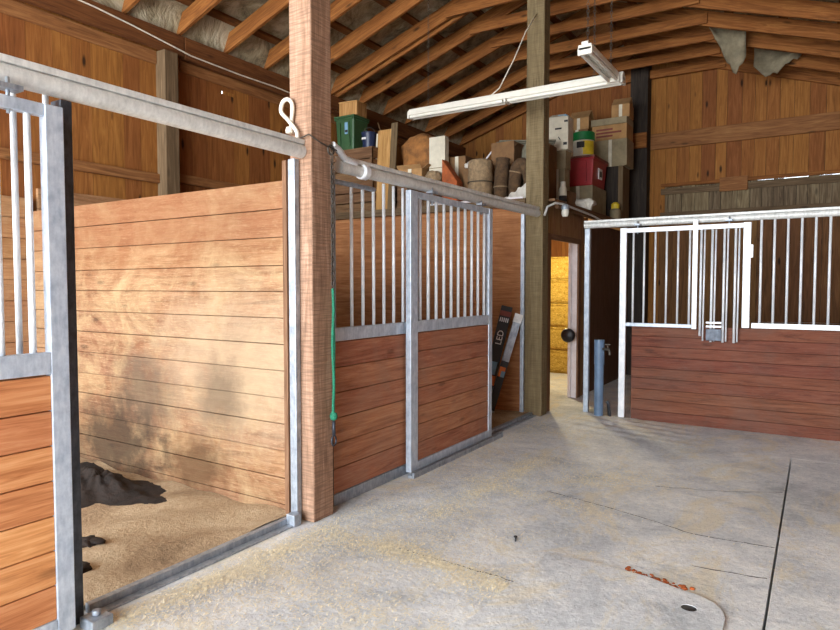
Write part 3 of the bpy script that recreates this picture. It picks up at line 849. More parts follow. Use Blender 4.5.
def blob(name, mat, loc, size, label, cat, seed=1, n=18, crump=.12, rz=0, parent=None, flat=True):
    rr = random.Random(seed); ph = [(rr.uniform(2, 7), rr.uniform(2, 7), rr.uniform(0, 6)) for _ in range(6)]
    m = MB(); b = len(m.v)
    def fn(u, v):
        a = 2 * PI * u; e = PI * (v - .5)
        cx, cy_, cz = math.cos(e) * math.cos(a), math.cos(e) * math.sin(a), math.sin(e)
        p = lambda t_, q: math.copysign(abs(t_) ** q, t_)
        x, y_, z = p(cx, .7), p(cy_, .7), p(cz, .7)
        dsp = 1 + crump * sum(math.sin(f1 * cx * 1.3 + f2 * cz + f3 + f1 * cy_) for f1, f2, f3 in ph) / 3
        q = Vector((cx, cy_, cz)) * 2.6 + Vector((seed * 3.1, seed, 0)); dsp += crump * (1.3 * noise.noise(q) + .9 * abs(noise.noise(q * 2.3)) - .3)
        return (x * size[0] / 2 * dsp, y_ * size[1] / 2 * dsp, size[2] * (.5 + .5 * z * min(dsp, 1.1)) if not (flat and z < -.5) else size[2] * .0 + .0)
    m.grid(fn, n * 2, n, True)
    bm = m
    o = bm.build(name, mat, None)
    o.location = loc; o.rotation_euler = (0, 0, rz)
    if label: tag(o, label, cat)
    return o
def wood_crate(loc, w, d, h, label, rz=0):
    t = item('wooden_crate', loc, rz, label, 'crate')
    n = 3; m = MB()
    for k in range(n):
        z0 = h * (.03 + k / n); z1 = z0 + h / n - .015
        m.box(-w/2, w/2, -d/2, -d/2 + .012, z0, z1, 'x'); m.box(-w/2, w/2, d/2 - .012, d/2, z0, z1, 'x')
        m.box(-w/2, -w/2 + .012, -d/2, d/2, z0, z1, 'y'); m.box(w/2 - .012, w/2, -d/2, d/2, z0, z1, 'y')
    addp(m, 'slats', 'loft_wood', t)
    m = MB()
    for sx in (-1, 1):
        for sy in (-1, 1): m.box(sx * (w/2 - .03) - .018, sx * (w/2 - .03) + .018, sy * (d/2 - .03) - .016, sy * (d/2 - .03) + .016, 0, h, 'z')
    addp(m, 'corner_posts', 'loft_wood', t)
    m = MB(); m.box(-w/2, w/2, -d/2, d/2, h, h + .012, 'x'); m.box(-w/2 + .013, w/2 - .013, -d/2 + .013, d/2 - .013, .0, .012, 'x'); addp(m, 'lid', 'loft_wood', t)
    return t

# left part of the loft, from the near post outwards
wood_crate((-5.62, 7.28, ZD), .80, .42, .42, 'brown slatted crate at the bottom left corner of the loft')
wood_crate((-5.62, 7.28, ZD + .433), .78, .42, .46, 'brown slatted crate stacked under the dark green tote')
tote((-5.72, 7.24, 3.425), .33, .34, .46, 0, 'dark green storage tote high at the left end of the loft', 'green_tote', 'green_tote', 'label_blue')
wood_b = item('wooden_box', (-5.70, 7.24, 3.923), .1, 'pale wooden box on top of the dark green tote', 'box')
m = MB(); m.box(-.15, .15, -.13, .13, 0, .18, 'z'); addp(m, 'body', 'crate_wood', wood_b, bevel=.006)
m = MB(); m.box(-.155, .155, -.135, .135, .18, .195, 'x'); addp(m, 'lid', 'crate_wood', wood_b)
pl = item('pail', (-5.40, 7.22, 3.425), 0, 'navy blue plastic pail beside the dark green tote', 'pail')
m = MB(); m.lathe([(.085, 0), (.105, .22), (.112, .222), (.112, .235), (.098, .235), (.08, .02), (0, .02)], n=22); addp(m, 'body', 'blue_pail', pl, smooth_angle=40)
m = MB(); m.tube([(.108 * math.cos(a), -.01, .21 + .1 * math.sin(a)) for a in [PI * k / 10 for k in range(11)]], .004, 6); addp(m, 'bail', 'chain', pl)
m = MB(); m.box(-.05, .02, -.104, -.096, .13, .16); addp(m, 'sticker', 'ink_white', pl)
# shelf of crates carrying sack and boxes
wood_crate((-4.80, 7.42, ZD), .74, .38, .38, 'low slatted crate under the paper sack')
wood_crate((-4.24, 7.06, ZD), .22, .18, .30, 'small slatted crate at the loft edge under the tan sack')
t = item('leaning_board', (-5.12, 7.13, ZD), 0, 'orange tan board leaning upright beside the navy pail', 'board')
m = MB(); m.bar((0, 0, 0), (0, .10, 1.14), .24, .02, up=(0, -1, .1)); addp(m, 'panel', 'crate_wood', t)
m = MB(); m.bar((-.135, 0, 0), (-.135, .10, 1.10), .025, .025, up=(0, -1, .1)); addp(m, 'edge_strip', 'white_card', t)
t = item('plank', (-4.93, 7.12, ZD), 0, 'narrow grey plank leaning upright beside the orange tan board', 'board')
m = MB(); m.bar((-.02, -.02, 0), (.0, .06, 1.2), .10, .02, up=(0, -1, .1)); addp(m, 'board', 'grey_timber', t)
t = item('stick', (-5.3, 7.40, 3.425), 0, 'thin broken stick poking up behind the navy pail', 'stick')
m = MB(); m.tube([(.06, 0, 0), (0, .01, .2), (-.09, .02, .42)], [.012, .012, .008], 8); addp(m, 'shaft', 'loft_wood', t)
blob('paper_sack', 'sack_brown', (-4.68, 7.46, 2.93), (.58, .34, .66), 'big brown paper feed sack slumped in the middle of the clutter', 'sack', 3, 16, .10)
carton((-4.60, 7.12, ZD + .309), .36, .2, .21, .12, 'tan cardboard box with open flaps in front of the brown sack', 'kraft', True, True, 'ink')
wood_crate((-4.70, 7.08, ZD), .18, .14, .295, 'little slatted crate holding up the open tan box')
t = item('white_carton', (-4.26, 7.22, ZD), 0, 'tall white carton standing beside the brown paper sack', 'box')
m = MB(); m.box(-.12, .12, -.05, .05, 0, .93); addp(m, 'carton', 'white_card', t, bevel=.004)
m = MB(); m.box(-.12, .12, -.052, -.05, .52, .53); m.box(-.09, .0, -.052, -.05, .30, .42); addp(m, 'printing', 'kraft_grey', t)
blob('tan_sack', 'carpet_tan', (-4.24, 7.05, ZD + .314), (.20, .15, .15), 'small tan sack on the loft edge below the tall white carton', 'sack', 5, 14, .16)
carton((-4.06, 7.46, ZD), .26, .24, .68, 0, 'dark brown cardboard box right of the tall white carton', 'kraft_dark', False, True)
t = item('metal_hopper', (-4.0, 7.10, ZD), 0, 'rust red wedge shaped metal hopper at the loft edge', 'hopper')
m = MB(); P = [(-.10, -.08, 0), (-.10, -.08, .60), (-.10, .08, 0), (-.10, .08, .60), (.12, -.08, 0), (.12, -.08, .30), (.12, .08, 0), (.12, .08, .30)]
m.hexa([P[0], P[1], P[2], P[3], P[4], P[5], P[6], P[7]], .22, .16, .5); addp(m, 'wedge', 'rust', t, bevel=.01)
m = MB(); m.box(-.105, .125, -.088, -.080, .02, .05); m.box(-.105, .125, .080, .088, .02, .05); addp(m, 'band', 'rust', t)
blob('rag', 'cloth_white', (-3.845, 7.36, ZD + .50), (.15, .2, .08), 'crumpled white rag beside the rust orange hopper', 'rag', 9, 12, .2)
carton((-3.845, 7.36, ZD), .13, .24, .49, 0, 'narrow brown box under the crumpled white rag', 'kraft_dark', False, False)
# rolls
def roll(loc, r, h, label, mat, rz=0, ribs=5):
    t = item('carpet_roll', loc, rz, label, 'roll'); pr = [(0, 0), (r, 0)]
    for k in range(ribs):
        z = h * k / ribs; pr += [(r * 1.0, z + .005), (r * 1.06, z + h / ribs * .5), (r, z + h / ribs - .004)]
    pr += [(r, h), (r * .8, h + .015), (r * .5, h - .03), (0, h - .03)]
    m = MB(); m.lathe(pr, n=26); addp(m, 'roll', mat, t, smooth_angle=60)
    m = MB(); m.tube([(r * 1.07 * math.cos(2*PI*k/16), r * 1.07 * math.sin(2*PI*k/16), h * .5) for k in range(17)], .007, 6, False); addp(m, 'tie', 'cable_dark', t)
    return t
roll((-3.60, 7.12, ZD), .15, .53, 'tan ribbed drum standing at the loft edge', 'carpet_tan', 0, 4)
def arch(loc, label, pts, r, mat):
    t = item('rolled_rug', loc, 0, label, 'rug')
    m = MB(); q = spline(pts, 8); m.tube(q, [r * (1 + .05 * math.sin(i * 2.2)) for i in range(len(q))], 16)
    addp(m, 'roll', mat, t, smooth_angle=60)
    m = MB(); c = q[len(q) // 3]; d = (q[len(q) // 3 + 1] - c).normalized(); a = d.cross(Vector((0, 1, 0))).normalized()
    m.tube([c + (a * math.cos(2 * PI * k / 14) + Vector((0, 1, 0)) * math.sin(2 * PI * k / 14)) * r * 1.06 for k in range(15)], .008, 6, False)
    addp(m, 'tie', 'carpet_tan', t)
    return t
arch((-3.34, 7.18, ZD), 'dark brown rolled rug standing upright beside the tan drum', [(0, 0, 0), (-.01, 0, .2), (0, .01, .4), (.01, .02, .55)], .085, 'carpet_dark')
arch((-3.17, 7.22, ZD), 'dark brown rolled rug bent over like an arch near the olive post', [(0, 0, 0), (-.01, 0, .25), (.02, .0, .42), (.09, .0, .46), (.16, .0, .36), (.20, .0, .20)], .078, 'carpet_dark')
carton((-3.46, 7.62, ZD), .32, .32, .82, 0, 'tall dark box standing behind the folded rugs', 'kraft_dark', False, False)
carton((-3.12, 8.02, ZD), .26, .26, .82, 0, 'dark brown box behind the grey canvas bundle', 'kraft_dark', False, False)
blob('canvas_bundle', 'canvas', (-3.08, 7.60, ZD), (.34, .30, .80), 'grey canvas bundle stuffed behind the rugs beside the post', 'bundle', 12, 16, .10)
t = item('white_cloth', (-2.93, 7.02, ZD), 0, 'white cloth slumped in a triangle against the olive post', 'cloth')
m = MB(); m.grid(lambda u, v: (-.30 + .30 * u, -.02 + .05 * v + .012 * math.sin(u * 15), (.02 + .17 * u) * (1 - v) + .004 + .012 * math.sin(u * 22 + v * 4) * (1 - v)), 20, 8)
addp(m, 'cloth', 'cloth_white', t, solid=.012)
for i, (a, b_, mt, lab) in enumerate((((-3.82, 7.50, 3.05), (-3.58, 7.52, 3.32), 'white_paint', 'white stick leaning over the dark box in the loft'),
                                    ((-3.50, 7.45, 3.06), (-3.28, 7.5, 3.32), 'loft_wood', 'thin brown stick slanting in front of the dark loft box'))):
    m = MB(); m.tube([(a[0], a[1], ZD), a, b_], .012, 8)
    tag(m.build('stick', mt, base='auto'), lab, 'stick')
for i in range(3):
    m = MB(); z = ZD + .832 + i * .024; m.bar((-3.66 + i * .03, 7.62 + .02 * i, z), (-3.0 + i * .02, 8.06 - .02 * i, z), .07, .02)
    tag(m.build('slat', 'canvas', base='auto'), 'grey slat lying flat across two dark boxes behind the rugs', 'slat', 'grey slats behind the rugs')

# right part of the loft
carton((-2.98, 8.30, ZD), .32, .30, .24, 0, 'dusty brown box behind the white spray can', 'kraft_dark', False, True)
carton((-3.02, 8.34, ZD + .243), .22, .20, .31, 0, 'grey box under the white file box', 'kraft_grey', False, True)
carton((-3.02, 8.34, ZD + .556), .24, .20, .24, .0, 'squat grey box directly under the white file box', 'kraft_grey', False, False)
t = item('file_box', (-3.0, 8.33, ZD + .80), .02, 'white file box with hand hole beside the olive post', 'box')
m = MB(); w, d, h = .27, .22, .44
m.box(-w/2, w/2, -d/2, d/2, 0, h); addp(m, 'carton', 'white_card', t, bevel=.005)
m = MB(); m.box(-.045, .045, -d/2 - .003, -d/2, h * .62, h * .67); addp(m, 'hand_hole', 'ink', t)
m = MB(); m.bar((-w*.1, -d/2 + .0, h), (-w*.1, -d/2 + .09, h + .05), w * .75, .005); addp(m, 'flap', 'white_card', t)
m = MB(); m.box(-.02, .10, -.08, .08, h, h + .03); addp(m, 'folders', 'label_blue', t)
m = MB(); m.bar((-.0, -d/2 - .002, h * .40), (.03, -d/2 - .002, h * .30), .004, .012); m.box(.08, .13, -d/2 - .003, -d/2, h * .82, h * .88); m.box(.07, .12, -d/2 - .003, -d/2, h * .14, h * .22); addp(m, 'printing', 'ink', t)
t = item('spray_can', (-2.84, 7.98, ZD), 0, 'white spray can with dark band on the loft edge', 'can')
m = MB(); m.lathe([(0, 0), (.048, 0), (.05, .01), (.05, .24), (.036, .27), (0, .27)], n=20); addp(m, 'body', 'white_card', t, smooth_angle=40)
m = MB(); m.lathe([(.034, .262), (.034, .33), (.028, .335), (0, .335)], n=16); addp(m, 'cap', 'cable_white', t, smooth_angle=40)
m = MB(); m.lathe([(.0507, .07), (.0507, .15)], n=20); addp(m, 'band', 'ink', t)
blob('plastic_bag', 'cloth_white', (-2.76, 8.52, ZD), (.32, .24, .17), 'crumpled white plastic bag on the loft edge above the doorway', 'bag', 21, 16, .26)
carton((-3.05, 9.56, ZD), .44, .70, .46, 0, 'grey brown carton underneath the red tote', 'kraft_grey', False, True)
tote((-3.06, 9.56, ZD + .462), .48, .70, .41, 0, 'red storage tote with dusty lid on a grey carton', 'red_tote', 'red_lid', 'ink_white', True)
t = item('feed_tub', (-3.04, 9.42, ZD + .462 + .45), 0, 'round tub with bright green lid on the red tote', 'tub')
m = MB(); m.lathe([(0, 0), (.145, 0), (.15, .01), (.155, .24), (0, .24)], n=28); addp(m, 'tub', 'white_card', t, smooth_angle=40)
m = MB(); m.lathe([(.158, .235), (.165, .24), (.165, .35), (.155, .36), (0, .36)], n=28); addp(m, 'lid', 'green_lid', t, smooth_angle=40)
m = MB(); m.grid(lambda u, v: (.157 * math.sin(.25 + u * 1.3), -.157 * math.cos(.25 + u * 1.3), .02 + v * .2), 12, 2); lb_ = addp(m, 'label', 'yellow', t)
m = MB(); m.grid(lambda u, v: (.159 * math.sin(-.35 + u * .75), -.159 * math.cos(-.35 + u * .75), .12 + v * .09), 8, 2); addp(m, 'picture', 'ink', lb_)
carton((-3.36, 10.25, ZD), .36, .36, 1.50, 0, 'tall brown carton standing behind the red tote', 'kraft_dark', False, True)
carton((-3.34, 10.25, ZD + 1.503), .34, .34, .18, .0, 'cardboard box with peaked open top behind the green lidded tub', 'kraft', False, True, None, 'cardboard_box', True)
t = item('cabinet', (-2.84, 10.3, ZD), 0, 'dark narrow cabinet at the far end of the loft', 'cabinet')
m = MB(); m.box(-.22, .14, -.22, .22, 0, .86, 'z'); addp(m, 'body', 'dark_timber', t, bevel=.005)
m = MB(); m.box(.14, .21, -.2, .2, 0, .86, 'z'); addp(m, 'side_panel', 'grey_timber', t)
carton((-2.83, 10.3, ZD + .862), .52, .42, .42, 0, 'large grey brown carton on top of the dark cabinet', 'kraft_grey', False, True)
carton((-2.85, 10.3, ZD + 1.284), .54, .40, .235, 0, 'carton with red brown printing on the far loft stack', 'kraft', False, False, 'ink_red')
carton((-2.86, 10.3, ZD + 1.521), .56, .42, .10, 0, 'flat pale grey box near the top of the far stack', 'kraft_grey', False, False)
carton((-2.70, 10.3, ZD + 1.623), .28, .3, .20, .05, 'small peaked cardboard box topping the far loft stack', 'kraft', False, True, None, 'cardboard_box', True)
t = item('camp_lantern', (-2.62 - .06, 9.88, ZD), 0, 'small lantern with yellow top on the far loft edge', 'lantern')
m = MB(); m.lathe([(0, 0), (.075, 0), (.078, .02), (.078, .15), (.06, .17)], n=20); addp(m, 'body', 'kraft_grey', t, smooth_angle=40)
m = MB(); m.lathe([(.06, .17), (.062, .24), (.03, .27), (0, .27)], n=20); addp(m, 'globe', 'yellow', t, smooth_angle=40)
# conduit and jelly-jar lamp along the loft edge
m = MB(); m.tube([(-2.67, 6.90, 2.32), (-2.665, 6.97, 2.42), (-2.62, 7.10, 2.475), (-2.585, 7.25, 2.48), (-2.585, 8.4, 2.455), (-2.59, 8.9, 2.42)], .014, 8)
tag(m.build('conduit', 'track', base='auto', smooth_angle=50), 'thin bent conduit along the loft edge above the doorway', 'conduit')
t = thing('jar_lamp', (-2.56, 7.28, 2.32), 'small glass jar lamp hanging under the loft conduit', 'lamp')
m = MB(); m.lathe([(.0, 2.325), (.03, 2.33), (.043, 2.36), (.043, 2.40), (.036, 2.42)], (-2.56, 7.28, 0), 18); m.build('glass', 'glass_bulb', t, smooth_angle=50)
m = MB(); m.lathe([(.048, 2.415), (.048, 2.45), (.03, 2.475), (0, 2.475)], (-2.56, 7.28, 0), 18); m.build('cap', 'galv_dull', t, smooth_angle=40)

# ------------------------------------------------------------------ strip lights, chains and cords
def strip_light(p0, p1, label, hang):
    p0, p1 = Vector(p0), Vector(p1); c = (p0 + p1) / 2
    t = thing('strip_light', tuple(c), label, 'strip light')
    d = (p1 - p0).normalized(); s_ = d.cross(Vector((0, 0, 1)))
    m = MB(); m.bar(p0, p1, .115, .05); m.bar(p0 + Vector((0, 0, .035)), p1 + Vector((0, 0, .035)), .06, .03)
    m.build('housing', 'white_enamel', t, bevel=.006)
    for sg in (-1, 1):
        for half in (0, 1) if (p1 - p0).length > 2 else (0,):
            L = (p1 - p0).length; seg = L / 2 if L > 2 else L
            a = p0 + d * (half * seg + .03) + s_ * sg * .036 + Vector((0, 0, -.042)); b_ = p0 + d * ((half + 1) * seg - .03) + s_ * sg * .036 + Vector((0, 0, -.042))
            m = MB(); m.tube([a, b_], .018, 12); m.build('tube', 'tube_glass', t, smooth_angle=40)
    ends = [p0, p1] + ([c] if (p1 - p0).length > 2 else [])
    for e in ends:
        q = e + d * (.012 if e == p0 else -.012 if e == p1 else 0)
        m = MB(); m.bar(q - d * .012 + Vector((0, 0, -.03)), q + d * .012 + Vector((0, 0, -.03)), .122, .062); m.build('end_cap', 'white_enamel', t, bevel=.004)
    for h in hang:
        q = p0 + d * h; top = (zl(q.x) if q.x < XRIDGE else zr(q.x)) + .05
        if abs(q.x - XRIDGE) < 1.3 and q.y > 6.3: top = 4.97
        m = MB(); k = 0; z = q.z + .05
        while z < top:
            a = 0 if k % 2 else PI / 2; r = .011
            ring = [(q.x + math.cos(a) * r * math.cos(2*PI*j/8), q.y + math.sin(a) * r * math.cos(2*PI*j/8), z + .018 * math.sin(2*PI*j/8)) for j in range(9)]
            m.tube(ring, .0022, 4, False); z += .03; k += 1
        m.build('chain', 'chain', t)
    return t
sl = strip_light((-4.06, 6.22, 3.50), (-1.62, 6.22, 3.50), 'long white twin tube strip light hung across the aisle', (.25, 2.15))
strip_light((-1.70, 5.27, 3.50), (-1.70, 6.13, 3.50), 'short white strip light hung behind the long one', (.08, .78))
m = MB(); m.tube([(-3.02, 6.2, 3.54), (-2.94, 6.25, 3.62), (-2.84, 6.4, 3.95), (-2.79, 6.6, 4.3), (-2.78, 6.9, 4.6)], .007, 6)
m.build('cord', 'cable_white', sl)
m = MB(); m.tube([(XW + .125, y, z) for y, z in ((2.4, 4.34), (2.8, 4.26), (3.2, 4.22), (3.6, 4.20), (4.0, 4.16), (4.4, 4.11), (4.7, 4.07), (5.4, 4.06), (6.0, 4.07), (6.6, 4.05), (7.2, 4.06))], .008, 6)
tag(m.build('power_cable', 'cable_white', base='auto'), 'pale cable stapled along the top beam of the left siding', 'cable')
# loop of pale hose hung on the post above the track
m = MB(); m.tube(spline([(-2.80, 2.965, 2.395), (-2.765, 2.955, 2.42), (-2.77, 2.95, 2.47), (-2.83, 2.945, 2.54), (-2.885, 2.94, 2.60), (-2.875, 2.945, 2.66), (-2.83, 2.95, 2.67), (-2.808, 2.96, 2.63), (-2.82, 2.964, 2.55), (-2.825, 2.964, 2.49)]), .013, 10)
m.lathe([(0, 2.455), (.024, 2.462), (.027, 2.48), (.02, 2.50), (0, 2.505)], (-2.83, 2.955, 0), 12)
hk = m.build('hose_loop', 'cable_white', base='auto', smooth_angle=60); tag(hk, 'small loop of pale hose hanging on the rough sawn post', 'hose')
m = MB(); m.tube([(-2.765, 1.0, 2.408), (-2.765, 2.0, 2.409), (-2.765, 2.9, 2.408), (-2.755, 2.96, 2.42), (-2.68, 2.965, 2.44), (-2.655, 3.05, 2.40), (-2.655, 3.2, 2.38)], .005, 6)
tag(m.build('power_cable', 'cable_dark', base='auto'), 'thin dark cable lying along the first stall door track', 'cable')
# cross tie: chain, green rope and snap on the post
t = thing('cross_tie', (-2.655, 3.15, 2.36), 'chain and green rope cross tie hanging down the rough sawn post', 'cross tie')
m = MB(); z = 2.36; k = 0
while z > 1.50:
    a = 0 if k % 2 else PI / 2; r = .010
    m.tube([(-2.652 + math.cos(a) * r * math.cos(2*PI*j/8), 3.15 + math.sin(a) * r * math.cos(2*PI*j/8), z + .019 * math.sin(2*PI*j/8)) for j in range(9)], .0035, 5, False); z -= .031; k += 1
m.build('chain', 'chain', t)
m = MB(); m.tube([(-2.652, 3.15 + .006 * math.sin(i * .9), 1.49 - i * .07) for i in range(13)], .010, 10); m.tube([(-2.655, 3.155, 1.49), (-2.648, 3.16, 1.1), (-2.65, 3.15, .64)], .006, 8)
m.lathe([(0, -.03), (.022, -.02), (.026, .0), (.022, .02), (0, .03)], (-2.65, 3.15, .66), 12); m.build('rope', 'rope_green', t, smooth_angle=60)
m = MB(); m.tube([(-2.65, 3.15, .63), (-2.65, 3.15, .53)], .011, 10); m.tube([(-2.65, 3.15 + .022 * math.cos(a), .50 + .034 * math.sin(a)) for a in [2*PI*j/12 for j in range(13)]], .006, 6, False); m.build('snap', 'dark_steel', t)
m = MB(); m.tube([(-2.66, 3.15 + .03 * math.cos(a), 2.375 + .03 * math.sin(a)) for a in [2*PI*j/12 for j in range(13)]], .006, 6, False); m.build('ring', 'chain', t)
# torn insulation hanging by the ridge
def flap(p, w, h, sk, label, seed, zs=.0):
    rr = random.Random(seed)
    t = MB(); n = 12
    edge = [rr.uniform(-.03, .03) for _ in range(n + 1)]
    def fn(u, v):
        L = h * (1 - abs(u - sk) / max(sk, 1 - sk)) * .9 + .05
        return (p[0] + u * w, p[1] + .05 * math.sin(u * 5) + .03 * math.sin(v * 5 + u * 3), p[2] - .333 * u * w - v * L + edge[int(u * n)] * v)
    t.grid(fn, n, n); return tag(t.build('insulation_flap', 'insul_flap', base='auto', solid=.012), label, 'insulation')
flap((-1.36, 9.62, 5.12), .46, .66, .72, 'torn grey flap of insulation dangling left near the ridge', 3)
flap((-.86, 10.3, 4.93), .58, .42, .25, 'second torn flap of insulation dangling right of the first', 5)

# ------------------------------------------------------------------ things leaning in the second stall
def text(body, size, mat, parent, loc, rot, ext=.0008):
    cu = bpy.data.curves.new('lettering', 'FONT'); cu.body = body; cu.size = size; cu.extrude = ext; cu.align_x = 'CENTER'; cu.align_y = 'CENTER'
    tmp = bpy.data.objects.new('tmp', cu); COL.objects.link(tmp)
    dg = bpy.context.evaluated_depsgraph_get(); me = bpy.data.meshes.new_from_object(tmp.evaluated_get(dg))
    bpy.data.objects.remove(tmp)
    me.materials.clear(); me.materials.append(M[mat])
    o = bpy.data.objects.new('lettering', me); COL.objects.link(o); o.parent = parent; o.location = loc; o.rotation_euler = rot
    return o
def long_box(base, top, w, d, label, mat):
    """carton standing on end, leaning; local z runs up its length"""
    b, tp = Vector(base), Vector(top); ax = (tp - b); L = ax.length
    t = thing('light_carton', base, label, 'carton')
    zq = ax.normalized(); f = Vector((.45, -.89, 0)); f = (f - zq * f.dot(zq)).normalized(); xq = (-f).cross(zq) * 1.0
    yq = -f; xq = yq.cross(zq).normalized()
    t.rotation_euler = Matrix((xq, yq, zq)).transposed().to_euler()
    m = MB(); m.box(-w/2, w/2, -d/2, d/2, 0, L, 'z'); addp(m, 'carton', mat, t, bevel=.003)
    return t, L
t, L = long_box((-3.31, 6.62, .05), (-3.11, 6.86, 1.27), .13, .07, 'black shop light carton printed LED leaning in the second stall', 'black_box')
text('LED', .10, 'ink_white', t, (0, -.0365, L * .70), (math.radians(90), math.radians(-90), 0))
m = MB(); m.box(-.064, .064, -.037, -.035, L - .12, L - .06); addp(m, 'printing', 'ink_red', t)
m = MB()
for k in range(5): m.box(-.05 + k * .022, -.038 + k * .022, -.0375, -.035, L - .19, L - .14)
addp(m, 'printing', 'ink_white', t)
m = MB(); m.box(-.06, .04, -.037, -.035, L * .35, L * .47); addp(m, 'printing', 'label_blue', t)
m = MB(); m.box(-.02, .06, -.0375, -.0345, L * .25, L * .34); addp(m, 'printing', 'ink_orange', t)
t, L = long_box((-3.20, 6.60, .05), (-2.945, 6.83, 1.18), .085, .06, 'slim grey light carton with white end leaning beside the black carton', 'galv_dull')
m = MB(); m.box(-.047, .047, -.033, .033, L - .10, L + .003); addp(m, 'end_cap', 'ink_white', t)
m = MB(); m.box(-.043, .043, -.032, -.029, L * .02, L * .52); addp(m, 'printing', 'black_box', t)
m = MB(); m.box(-.04, .03, -.0335, -.031, L * .36, L * .46); addp(m, 'printing', 'ink_orange', t)
m = MB(); m.box(-.01, .035, -.0345, -.032, L * .36, L * .42); addp(m, 'printing', 'label_blue', t)

# ------------------------------------------------------------------ on the floor
def heap():
    m = MB(); cx, cy = -4.5, 2.62
    def fn(u, v):
        a = 2 * PI * u; q = v
        ro = 1 + .16 * math.sin(a * 3 + .5) + .10 * math.sin(a * 5 + 2) + .06 * math.sin(a * 11)
        x = cx + .62 * q * ro * math.cos(a); y = min(cy + .36 * q * ro * math.sin(a), Y1 - .035)
        z = hb(x, y) + .13 * math.exp(-3.2 * q * q) * (1 + .25 * math.sin(x * 31 + y * 17) * math.sin(y * 37 - x * 13)) + .012 * math.sin(x * 90) * math.sin(y * 83) * (1 - q) - .006 * q
        return (x, y, z)
    m.grid(fn, 72, 26); tag(m.build('manure_heap', 'manure', base='auto'), 'black damp heap of manure against the bleached plank partition', 'heap', kind='stuff')
heap()
for x, y, s_, lab in ((-3.22, 1.78, .13, 'dark dropping nearest the foot of the near left door'), (-3.50, 2.0, .16, 'dark dropping between the near left door and the black heap')):
    blob('manure_clod', 'manure', (x, y, hb(x, y) - .004), (s_, s_ * .7, .035), lab, 'dropping', int(x * -10), 12, .3)
# worn rubber mat with rounded end and a hole
def mat_slab():
    cx, cy, r, H = -.52, 3.05, .20, .016
    rim = [(-1.25, 3.30), (-.95, 3.335), (-.72, 3.315)] + [(cx + r * math.cos(a), cy + r * math.sin(a)) for a in [PI * (.5 - k / 16) for k in range(0, 9)]] + [(-.318, 2.9), (-.33, 2.2), (-1.3, 2.15)]
    hole = [(-.475 + .036 * math.cos(2*PI*k/16), 3.085 + .032 * math.sin(2*PI*k/16)) for k in range(16)]
    bm = bmesh.new()
    ev = [bm.verts.new((p[0], p[1], H)) for p in rim]; hv_ = [bm.verts.new((p[0], p[1], H)) for p in hole]
    e = [bm.edges.new((ev[i], ev[(i + 1) % len(ev)])) for i in range(len(ev))] + [bm.edges.new((hv_[i], hv_[(i + 1) % 16])) for i in range(16)]
    bmesh.ops.triangle_fill(bm, use_beauty=True, edges=e)
    for f in bm.faces:
        if f.normal.z < 0: f.normal_flip()
    g = bmesh.ops.extrude_face_region(bm, geom=bm.faces[:])
    for v in [q for q in g['geom'] if isinstance(q, bmesh.types.BMVert)]: v.co.z = .001
    bmesh.ops.recalc_face_normals(bm, faces=bm.faces)
    me = bpy.data.meshes.new('worn_slab')
    c0 = Vector((-.8, 2.7, 0))
    for v in bm.verts: v.co -= c0
    bm.to_mesh(me); bm.free(); me.materials.append(M['floor'])
    o = bpy.data.objects.new('worn_slab', me); COL.objects.link(o); o.location = c0
    o['_w'] = list(c0)
    tag(o, 'flat grey slab end with rounded corner and round hole on the floor', 'slab')
    m = MB(); m.lathe([(.0345, .0015), (.0345, .0135), (0, .0125)], (-.475, 3.085, 0), 16); m.build('hole_shade_disc', 'ink', o)  # dark disc near the rim stands in for shade inside the hole
mat_slab()
m = MB(); m.tube([(-1.50, 3.45, .006), (-1.475, 3.39, .008)], .005, 8); m.lathe([(0, 0), (.011, .0), (.011, .006), (0, .006)], (-1.502, 3.452, .004), 10)
tag(m.build('nail', 'dark_steel', base='auto'), 'single dark nail lying on the aisle floor', 'nail')
# thin hair cracks and rusty crumbs as real bits
def crack(pts, w, label):
    m = MB()
    fine = []
    for i in range(len(pts) - 1):
        a, b_ = Vector((*pts[i], 0)), Vector((*pts[i + 1], 0))
        for k in range(8):
            q = a.lerp(b_, k / 8); fine.append((q.x + R.uniform(-.008, .008), q.y + R.uniform(-.008, .008)))
    fine.append(pts[-1])
    for i in range(len(fine) - 1):
        m.bar((fine[i][0], fine[i][1], .0008), (fine[i + 1][0], fine[i + 1][1], .0008), w * R.uniform(.5, 1.3), .0016)
    tag(m.build('floor_crack', 'ink', base='auto'), label, 'crack')
crack([(-2.02, 2.952), (-1.745, 2.948), (-1.36, 2.93), (-.96, 2.89)], .009, 'thin dark crack across the pale floor in the foreground')
crack([(-1.65, 4.38), (-1.07, 4.24), (-.61, 4.08), (-.18, 4.11)], .005, 'fine crack running to the long floor joint in mid aisle')
crack([(-1.0, 4.92), (-.55, 5.06), (-.19, 5.27)], .004, 'faint crack far out in the aisle near the end stall')
crack([(-.54, 3.6), (-.19, 3.65)], .006, 'short crack just beyond the rounded slab')
m = MB(); rr = random.Random(4)
for k in range(60):
    u = rr.random(); x = -.82 + u * .30 + rr.gauss(0, .015); y = 3.365 - u * .06 + rr.gauss(0, .014); s_ = rr.uniform(.005, .014)
    m.lathe([(0, 0), (s_, 0), (s_ * .8, s_ * .5), (0, s_ * .6)], (x, y, .0005), 6)
tag(m.build('rust_crumbs', 'rust', base='auto'), 'scatter of orange rusty crumbs beside the rounded slab', 'crumbs', kind='stuff')
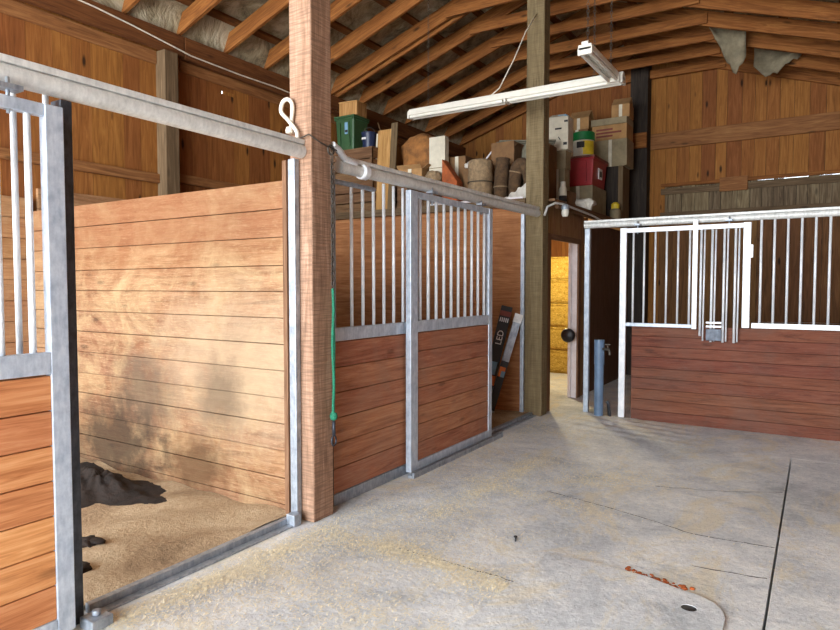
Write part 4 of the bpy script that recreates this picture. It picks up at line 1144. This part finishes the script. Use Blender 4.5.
# loose straw and sawdust
def straw():
    m = MB(); rr = random.Random(11)
    def strand(x, y, s_):
        a = rr.random() * PI; L = rr.uniform(.003, .013) * s_; w = rr.uniform(.0010, .0024) * s_
        dx, dy = math.cos(a) * L, math.sin(a) * L; nx, ny = -math.sin(a) * w, math.cos(a) * w; z = rr.uniform(.002, .006)
        b = len(m.v); z2 = z + rr.uniform(0, .004)
        m.v += [(x - dx + nx, y - dy + ny, z), (x - dx - nx, y - dy - ny, z), (x + dx - nx, y + dy - ny, z2), (x + dx + nx, y + dy + ny, z2)]
        m.face((b, b + 1, b + 2, b + 3), [(0, 0)] * 4)
    for k in range(3200):   # along the stall fronts
        y = rr.uniform(1.2, 7.2); x = -2.66 + abs(rr.gauss(0, .16))
        if 2.9 < y < 3.25: x += .03
        strand(x, y, 1)
    for (xa, ya, xb, yb, sg, n) in ((-2.1, 2.94, -.92, 2.80, .05, 3600), (-2.37, 2.87, -1.9, 2.95, .09, 1500), (-2.1, 3.48, -2.0, 5.31, .07, 2600), (-2.26, 4.31, -1.1, 4.1, .08, 1300), (-1.7, 4.6, -1.15, 5.1, .12, 1100), (-2.62, 1.6, -2.5, 3.0, .07, 3000)):
        for k in range(n):
            t_ = rr.random(); w_ = sg * (.5 + math.sin(t_ * 9) ** 2)
            x, y = xa + (xb - xa) * t_ + rr.gauss(0, w_), ya + (yb - ya) * t_ + rr.gauss(0, w_)
            if x > -2.7: strand(x, y, 1)
    for (cx, cy, sx, sy, n) in ((-2.35, 2.3, .28, .4, 2200), (-1.75, 2.3, .4, .12, 900), (-2.0, 3.3, .35, .3, 1500), (-2.15, 4.6, .2, .5, 900), (-1.5, 5.0, .35, .2, 800), (-2.3, 6.6, .25, .35, 2200),
                               (-1.2, 2.75, .25, .1, 700), (-2.1, 7.2, .25, .12, 1500), (-1.3, 4.3, .8, 1.2, 700), (-.6, 5.5, .8, 1.2, 400)):
        for k in range(n):
            x, y = cx + rr.gauss(0, sx), cy + rr.gauss(0, sy)
            if x < -2.62 or y > 7.28: continue
            strand(x, y, 1)
    tag(m.build('loose_straw', 'straw_bits'), 'loose pale straw and sawdust scattered over the aisle floor', 'straw', kind='stuff')
straw()
# low crumbly spill of dusty bedding at the far corner
def spill():
    m = MB()
    def fn(u, v):
        x = -2.64 + u * 1.9; y = 6.2 + v * 1.08
        e = max(0, min(1, 4 * u, 4 * (1 - u))) * min(1, 3 * v)
        z = .05 * e * math.exp(-((x + 2.45) ** 2 / .25 + (y - 7.15) ** 2 / .3)) + .012 * e * (math.sin(x * 17 + y * 9) * math.sin(y * 23 - x * 11) * .5 + .3)
        return (x, y, max(z, -.004))
    m.grid(fn, 60, 40); tag(m.build('bedding_spill', 'floor'), 'low crumbly spill of pale dusty bedding at the doorway', 'bedding', kind='stuff')
spill()

for o in bpy.data.objects:
    if '_w' in o: del o['_w']
